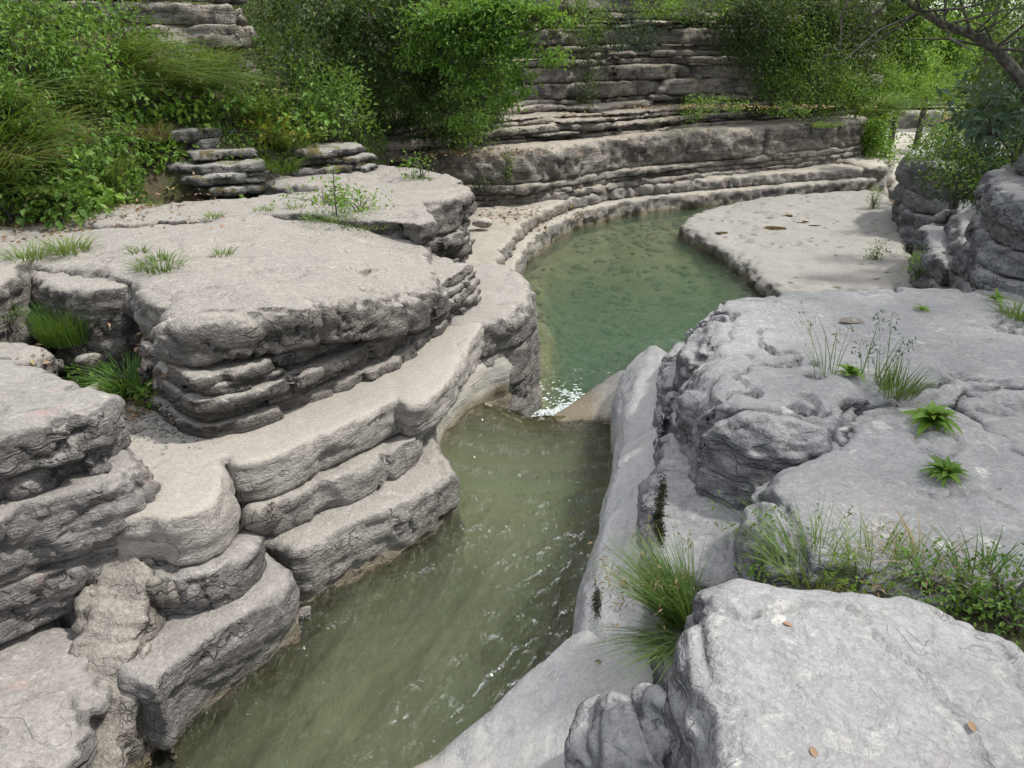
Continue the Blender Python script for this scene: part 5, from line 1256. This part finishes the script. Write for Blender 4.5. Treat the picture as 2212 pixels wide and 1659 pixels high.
# fallen leaves, singly on the rocks
LV = ['near the right end of the foreground boulder', 'at the bottom front of the foreground boulder', 'on the lichen speckled hump', 'on the flat slab at the right edge', 'beside the broken rubble of the right wall', 'near the back left of the foreground boulder', 'among the clover behind the foreground boulder', 'in the middle of the pale terrace', 'on the left part of the pale terrace', 'on the polished channel wall']
ll = blade_leaf(.034, .009, .06)
ll.materials.append(M['litter'])
for i, (px, py, z0) in enumerate([(2105, 1582, 1.43), (1760, 1637, 1.43), (1830, 1070, 1.27), (2160, 1060, 1.3), (1600, 1085, 1.0), (1690, 1345, 1.42), (1875, 1260, 1.43), (540, 530, 1.6), (300, 505, 1.6), (1300, 1430, .6)]):
    p = HIT[(px, py)]
    o = link('fallen_leaf', ll, None); o.location = (p[0], p[1], p[2] + .001); o.rotation_euler = (rng.normal(0, .08), rng.normal(0, .08), rng.uniform(0, 6))
    tag(o, 'dry brown leaf lying ' + LV[i], 'leaf', 'single fallen leaves on the rocks')
# litter in the gully and along the ledges
A = Acc()
def litter(cx, cy, z0, rx, ry, n, size=.05):
    C = np.array([cx, cy, 0]) + rng.normal(0, 1, (n, 3)) * np.array([rx, ry, 0])
    C[:, 2] = z0 + rng.random(n) * .02
    for r_ in range(n):
        ok, loc, *_ = sc.ray_cast(DG, Vector((C[r_, 0], C[r_, 1], z0 + .35)), Vector((0, 0, -1)))
        if ok and abs(loc.z - z0) < .4: C[r_, 2] = loc.z + .004 + rng.random() * .012
    Dn = rng.normal(0, 1, (n, 3)) * np.array([1, 1, .25]); A.add(*leaves(C, Dn, size, .6))
q = P(235, 880, .87, dip); litter(q[0], q[1], q[2] + .01, .22, .22, 260)
q = P(265, 840, .87, dip); litter(q[0], q[1], q[2] + .02, .2, .25, 160)
q = P(60, 492, 1.55, dip); litter(q[0], q[1], q[2] + .03, .9, .25, 300)
q = P(290, 450, 1.55, dip); litter(q[0], q[1], q[2] + .03, .4, .5, 260)
q = P(1120, 462, .05); litter(q[0], q[1], .05, .8, .35, 300, .07)
q = P(1500, 226, 1.72); litter(q[0], q[1] - .4, 1.70, 1.6, .2, 400, .07)
q = P(1000, 335, 1.1); litter(q[0], q[1], 1.14, 1.0, .4, 300, .07)
o = link('leaf_litter', A.mesh('leaf_litter', False), M['litter']); tag(o, 'brown leaf litter in hollows and along ledges', None, kind='stuff')
# black moss cushions in the crevice of the right wall
A = Acc()
for px, py in [(1425, 1090), (1420, 1125), (1432, 1060), (1428, 1150), (1290, 1300)]:
    n = 520
    C = np.array([hit(px + random.gauss(0, 5), py + random.gauss(0, 18)) for _ in range(n)])
    A.add(*leaves(C, rng.normal(0, .6, (n, 3)) + np.array([-.5, -.3, .8]), .010, .7))
o = link('crevice_moss', A.mesh('crevice_moss', False), M['moss']); tag(o, 'black moss in the crevices of the right channel wall', None, kind='stuff')
print('plants', round(time.time() - T0, 1), TRI[0])
# ------------------------------------------------------------------ loose stones, puddles, the bather
def stone(label, px, py, size, mat, squash=(1, .8, .6), rot=0, seed=0, sink=.3, ang=.0, at=None, name='loose_stone', group='loose stones'):
    p = at or HIT[(px, py)]
    import bmesh
    bm = bmesh.new(); bmesh.ops.create_icosphere(bm, subdivisions=4, radius=1)
    co = np.array([v.co[:] for v in bm.verts])
    r_ = np.random.default_rng(seed)
    # chip flat facets off a ball
    for k in range(9):
        nrm = unit(r_.normal(0, 1, 3)); dd = r_.uniform(.55, .85)
        ex = np.maximum(co @ nrm - dd, 0); co = co - ex[:, None] * nrm * .92
    co = co + unit(co) * (.05 * fbm(co[:, 0] * 2 + seed, co[:, 1] * 2, co[:, 2] * 2, 4))[:, None]
    co = co * np.array(squash) * size
    for v, c in zip(bm.verts, co): v.co = c
    me = bpy.data.meshes.new(name); bm.to_mesh(me); bm.free()
    me.polygons.foreach_set('use_smooth', [True] * len(me.polygons))
    o = link(name, me, mat)
    o.location = (p[0], p[1], p[2] + size * squash[2] * (1 - sink)); o.rotation_euler = (ang, ang * .6, rot)
    return tag(o, label, 'stone', group)
stone('angular grey wedge stone jammed in the crack beside the three rock steps', 565, 1110, .13, M['pillar'], (.9, .7, .9), .6, 3, .75, .5, at=tuple(np.array(P(568, 1125, .62, dip))))
stone('pale flat loose stone on the ledge below the tall rounded boulder', 1042, 497, .21, M['white'], (1, .7, .5), .3, 5, .0)
stone('small dark stone at the foot of the tall rounded boulder', 975, 545, .16, M['boulder'], (1, .8, .7), .9, 6, .3)
stone('tan stone wedged beside the bulging block at lower left', 345, 1300, .09, M['pillar'], (.7, .7, 1.2), .2, 8, .5, .2)
stone('second tan stone wedged above the water at lower left', 375, 1310, .075, M['pillar'], (.6, .7, 1.3), 1.2, 9, .5, .25)
stone('little stone at the waterline below the three rock steps', 655, 1330, .06, M['near'], (1, .8, .8), .5, 11, .3, at=P(655, 1335, .02))
stone('pale stone in the gully among the weeds', 195, 770, .10, M['boulder'], (1, .8, .6), .5, 12, .4, at=P(195, 790, .98, dip))
stone('flat pale stone near the hanging grass', 115, 790, .12, M['boulder'], (1, .8, .5), 1.5, 13, .4, at=P(110, 800, 1.0, dip))
stone('brown stone under the dark bushes at the back of the terrace', 1000, 318, .2, M['cliff'], (1, .8, .8), .5, 14, .3, at=P(1000, 325, 1.12))
# gravel at the inner end of the shelf
V = []; Q = []; k = 0
for i in range(420):
    px = random.gauss(345, 55); py = random.gauss(915, 22)
    p = P(px, py, SH, dip); v, f = cobV[i % 4]; s_ = random.uniform(.005, .016); q = random.uniform(0, 6.3)
    ok, loc, *_ = sc.ray_cast(DG, Vector((p[0], p[1], 1.0)), Vector((0, 0, -1)))
    z = loc.z if ok else p[2]
    if z > 1.0: continue
    R = np.array([[math.cos(q), -math.sin(q), 0], [math.sin(q), math.cos(q), 0], [0, 0, 1]])
    V.append((v * np.array([s_, s_ * .7, s_ * .4])) @ R.T + np.array([p[0], p[1], z + s_ * .2])); Q.append(f + k); k += len(v)
gm = NG('grey gravel'); geo = gm.n('NewGeometry')
bb = gm.n('BsdfPrincipled', {'Base Color': gm.mix(geo.outputs['Random Per Island'], (.10, .10, .095), (.30, .295, .28)), 'Roughness': .9}); gm.t.links.new(bb.outputs[0], gm.out.inputs[0])
o = link('gravel', mesh_np('gravel', np.concatenate(V), np.concatenate(Q)), gm.m); tag(o, 'dark grey gravel on the shelf at the corner of the big boulder', None, kind='stuff')

# puddles
pm = NG('brown puddle water'); geo = pm.n('NewGeometry')
fr = pm.n('Fresnel', {'IOR': 1.4}); df = pm.n('BsdfDiffuse', {'Color': (.07, .05, .018)}); gl = pm.n('BsdfGlossy', {'Roughness': .03})
mx = pm.n('MixShader', {0: fr.outputs[0], 1: df.outputs[0], 2: gl.outputs[0]}); pm.t.links.new(mx.outputs[0], pm.out.inputs[0])
for px, py, rx, ry, lab in [(1672, 493, .26, .16, 'largest brown puddle in the middle of the pitted slab'), (1730, 478, .15, .10, 'brown puddle behind and right of the largest one'), (1700, 466, .12, .09, 'small puddle at the back of the pitted slab'), (1560, 503, .12, .09, 'small puddle at the left side of the pitted slab'), (1760, 488, .13, .05, 'narrow puddle at the right of the puddle group'), (1840, 692, .085, .06, 'little glistening puddle in the hollow of the grey block')]:
    p = HIT[(px, py)]; m = 22; V = [(p[0], p[1], 0)]; zs_ = []
    for i in range(m):
        q = 2 * math.pi * i / m; r_ = 1 + .35 * vnoise(np.array([math.cos(q) * 1.7 + px]), np.array([math.sin(q) * 1.7]), np.array([.5]))[0]
        V.append((p[0] + rx * r_ * math.cos(q), p[1] + ry * r_ * math.sin(q), 0))
    for v in V:
        ok, loc, *_ = sc.ray_cast(DG, Vector((v[0], v[1], 2.0)), Vector((0, 0, -1)))
        if ok and abs(loc.z - p[2]) < .2: zs_.append(loc.z)
    z = float(np.percentile(zs_, 75)) + .003 if zs_ else p[2]
    V = [(a - p[0], b - p[1], 0) for a, b, _ in V]
    me = bpy.data.meshes.new('puddle'); me.from_pydata(V, [], [(0, 1 + i, 1 + (i + 1) % m) for i in range(m)]); me.update()
    o = link('puddle', me, pm.m); o.location = (p[0], p[1], z); tag(o, lab, 'puddle', 'puddles on the rocks')

# bather far up the stream, seen from the side, arms bent in front
def skin_mesh(name, joints, edges, mat, parent, sub=2):
    me = bpy.data.meshes.new(name)
    me.from_pydata([j[:3] for j in joints], edges, []); me.update()
    o = bpy.data.objects.new(name, me); COL.objects.link(o)
    sk = o.modifiers.new('skin', 'SKIN'); sk.use_smooth_shade = True
    if not me.skin_vertices: pass
    for v, j in zip(me.skin_vertices[0].data, joints): v.radius = (j[3], j[3] if len(j) < 5 else j[4]); v.use_root = False
    me.skin_vertices[0].data[0].use_root = True
    ss = o.modifiers.new('sub', 'SUBSURF'); ss.levels = sub; ss.render_levels = sub
    bpy.context.view_layer.update()
    ev = o.evaluated_get(bpy.context.evaluated_depsgraph_get())
    m2 = bpy.data.meshes.new_from_object(ev)
    o.modifiers.clear(); o.data = m2; m2.materials.clear(); m2.materials.append(mat); o.parent = parent
    m2.polygons.foreach_set('use_smooth', [True] * len(m2.polygons))
    return o
def plain(name, c, r=.7):
    g = NG(name); geo = g.n('NewGeometry')
    n = g.noise(geo.outputs['Position'], 25, 3)
    b = g.n('BsdfPrincipled', {'Base Color': g.mix(g.math('MULTIPLY', n, .3), c, tuple(q * .6 for q in c)), 'Roughness': r}); g.t.links.new(b.outputs[0], g.out.inputs[0]); return g.m
SK, NAVY, HAIR = plain('sunlit skin', (.55, .27, .19), .5), plain('dark swim clothes', (.02, .026, .045)), plain('straw blond hair', (.30, .20, .06))
pp, t_ = D(2036, 268, 46.5)
gz = pp[2] - .80
man = thing('person', 'bather in dark top and shorts standing among the far white rocks, arms bent', 'person', None, (pp[0], pp[1], gz))
J = [(0, 0, .93, .15, .12), (0, 0, 1.12, .135, .11), (.01, 0, 1.34, .15, .12), (.03, 0, 1.46, .06), (.06, 0, 1.55, .06), (.075, 0, 1.63, .092, .085), (.075, 0, 1.72, .075),      # 0 pelvis..6 head
     (.01, -.17, 1.40, .058), (-.04, -.22, 1.14, .046), (.20, -.17, 1.18, .034), (.28, -.15, 1.22, .026),           # near arm 7-10
     (.01, .17, 1.40, .058), (.02, .22, 1.14, .046), (.24, .16, 1.20, .034), (.32, .13, 1.24, .026),                # far arm 11-14
     (.02, -.09, .86, .10), (.16, -.10, .50, .068), (.06, -.10, .10, .042), (.16, -.10, .03, .032),                  # near leg 15-18
     (-.01, .09, .86, .10), (-.02, .10, .48, .066), (-.06, .10, .10, .042), (.05, .10, .03, .032)]                   # far leg 19-22
E_ = [(0, 1), (1, 2), (2, 3), (3, 4), (4, 5), (5, 6), (2, 7), (7, 8), (8, 9), (9, 10), (2, 11), (11, 12), (12, 13), (13, 14), (0, 15), (15, 16), (16, 17), (17, 18), (0, 19), (19, 20), (20, 21), (21, 22)]
for hx, hy, hz, b0_ in ((.28, -.15, 1.22, 10), (.32, .13, 1.24, 14)):      # five short bent fingers per hand
    for f_ in range(5):
        k = len(J); a_ = (f_ - 2) * .018
        J.append((hx + .05, hy + a_, hz + .01, .011)); J.append((hx + (.085 if f_ else .06), hy + a_ * 1.2 + (.02 if f_ == 0 else 0), hz - .01, .009))
        E_ += [(b0_, k), (k, k + 1)]
skin_mesh('body', J, E_, SK, man)
skin_mesh('shirt', [(0, 0, .98, .155, .13), (0, 0, 1.14, .15, .125), (.01, 0, 1.36, .155, .13), (.015, 0, 1.42, .10, .09)], [(0, 1), (1, 2), (2, 3)], NAVY, man)
skin_mesh('shorts', [(0, 0, .98, .16, .135), (0, 0, .88, .165, .14), (.03, -.09, .80, .115), (.10, -.10, .62, .095), (-.01, .09, .80, .115), (-.015, .10, .62, .095)], [(0, 1), (1, 2), (2, 3), (1, 4), (4, 5)], NAVY, man)
skin_mesh('hair', [(.055, 0, 1.75, .085), (.02, 0, 1.68, .09), (-.0, 0, 1.58, .06), (.0, 0, 1.48, .03)], [(0, 1), (1, 2), (2, 3)], HAIR, man)
skin_mesh('nose', [(.155, 0, 1.645, .016), (.175, 0, 1.63, .012)], [(0, 1)], SK, man, 1)
# rock the bather stands on
layer(ledge('rock_step', 'flat white rock step carrying the bather'), [(pp[0] - 2.2, pp[1] - 1.6), (pp[0] + 3, pp[1] - 1.4), (pp[0] + 3, pp[1] + 2), (pp[0] - 2, pp[1] + 2)], gz - 1.5, gz + .01, M['white'], flat, rt=.2, rb=.1, edge=.2, efreq=.5, seed=199, vox=.12, top=.0, mid=0, crack=0, rough=.0)
print('all', round(time.time() - T0, 1), TRI[0], sum(len(o.data.polygons) for o in bpy.data.objects if o.type == 'MESH'))
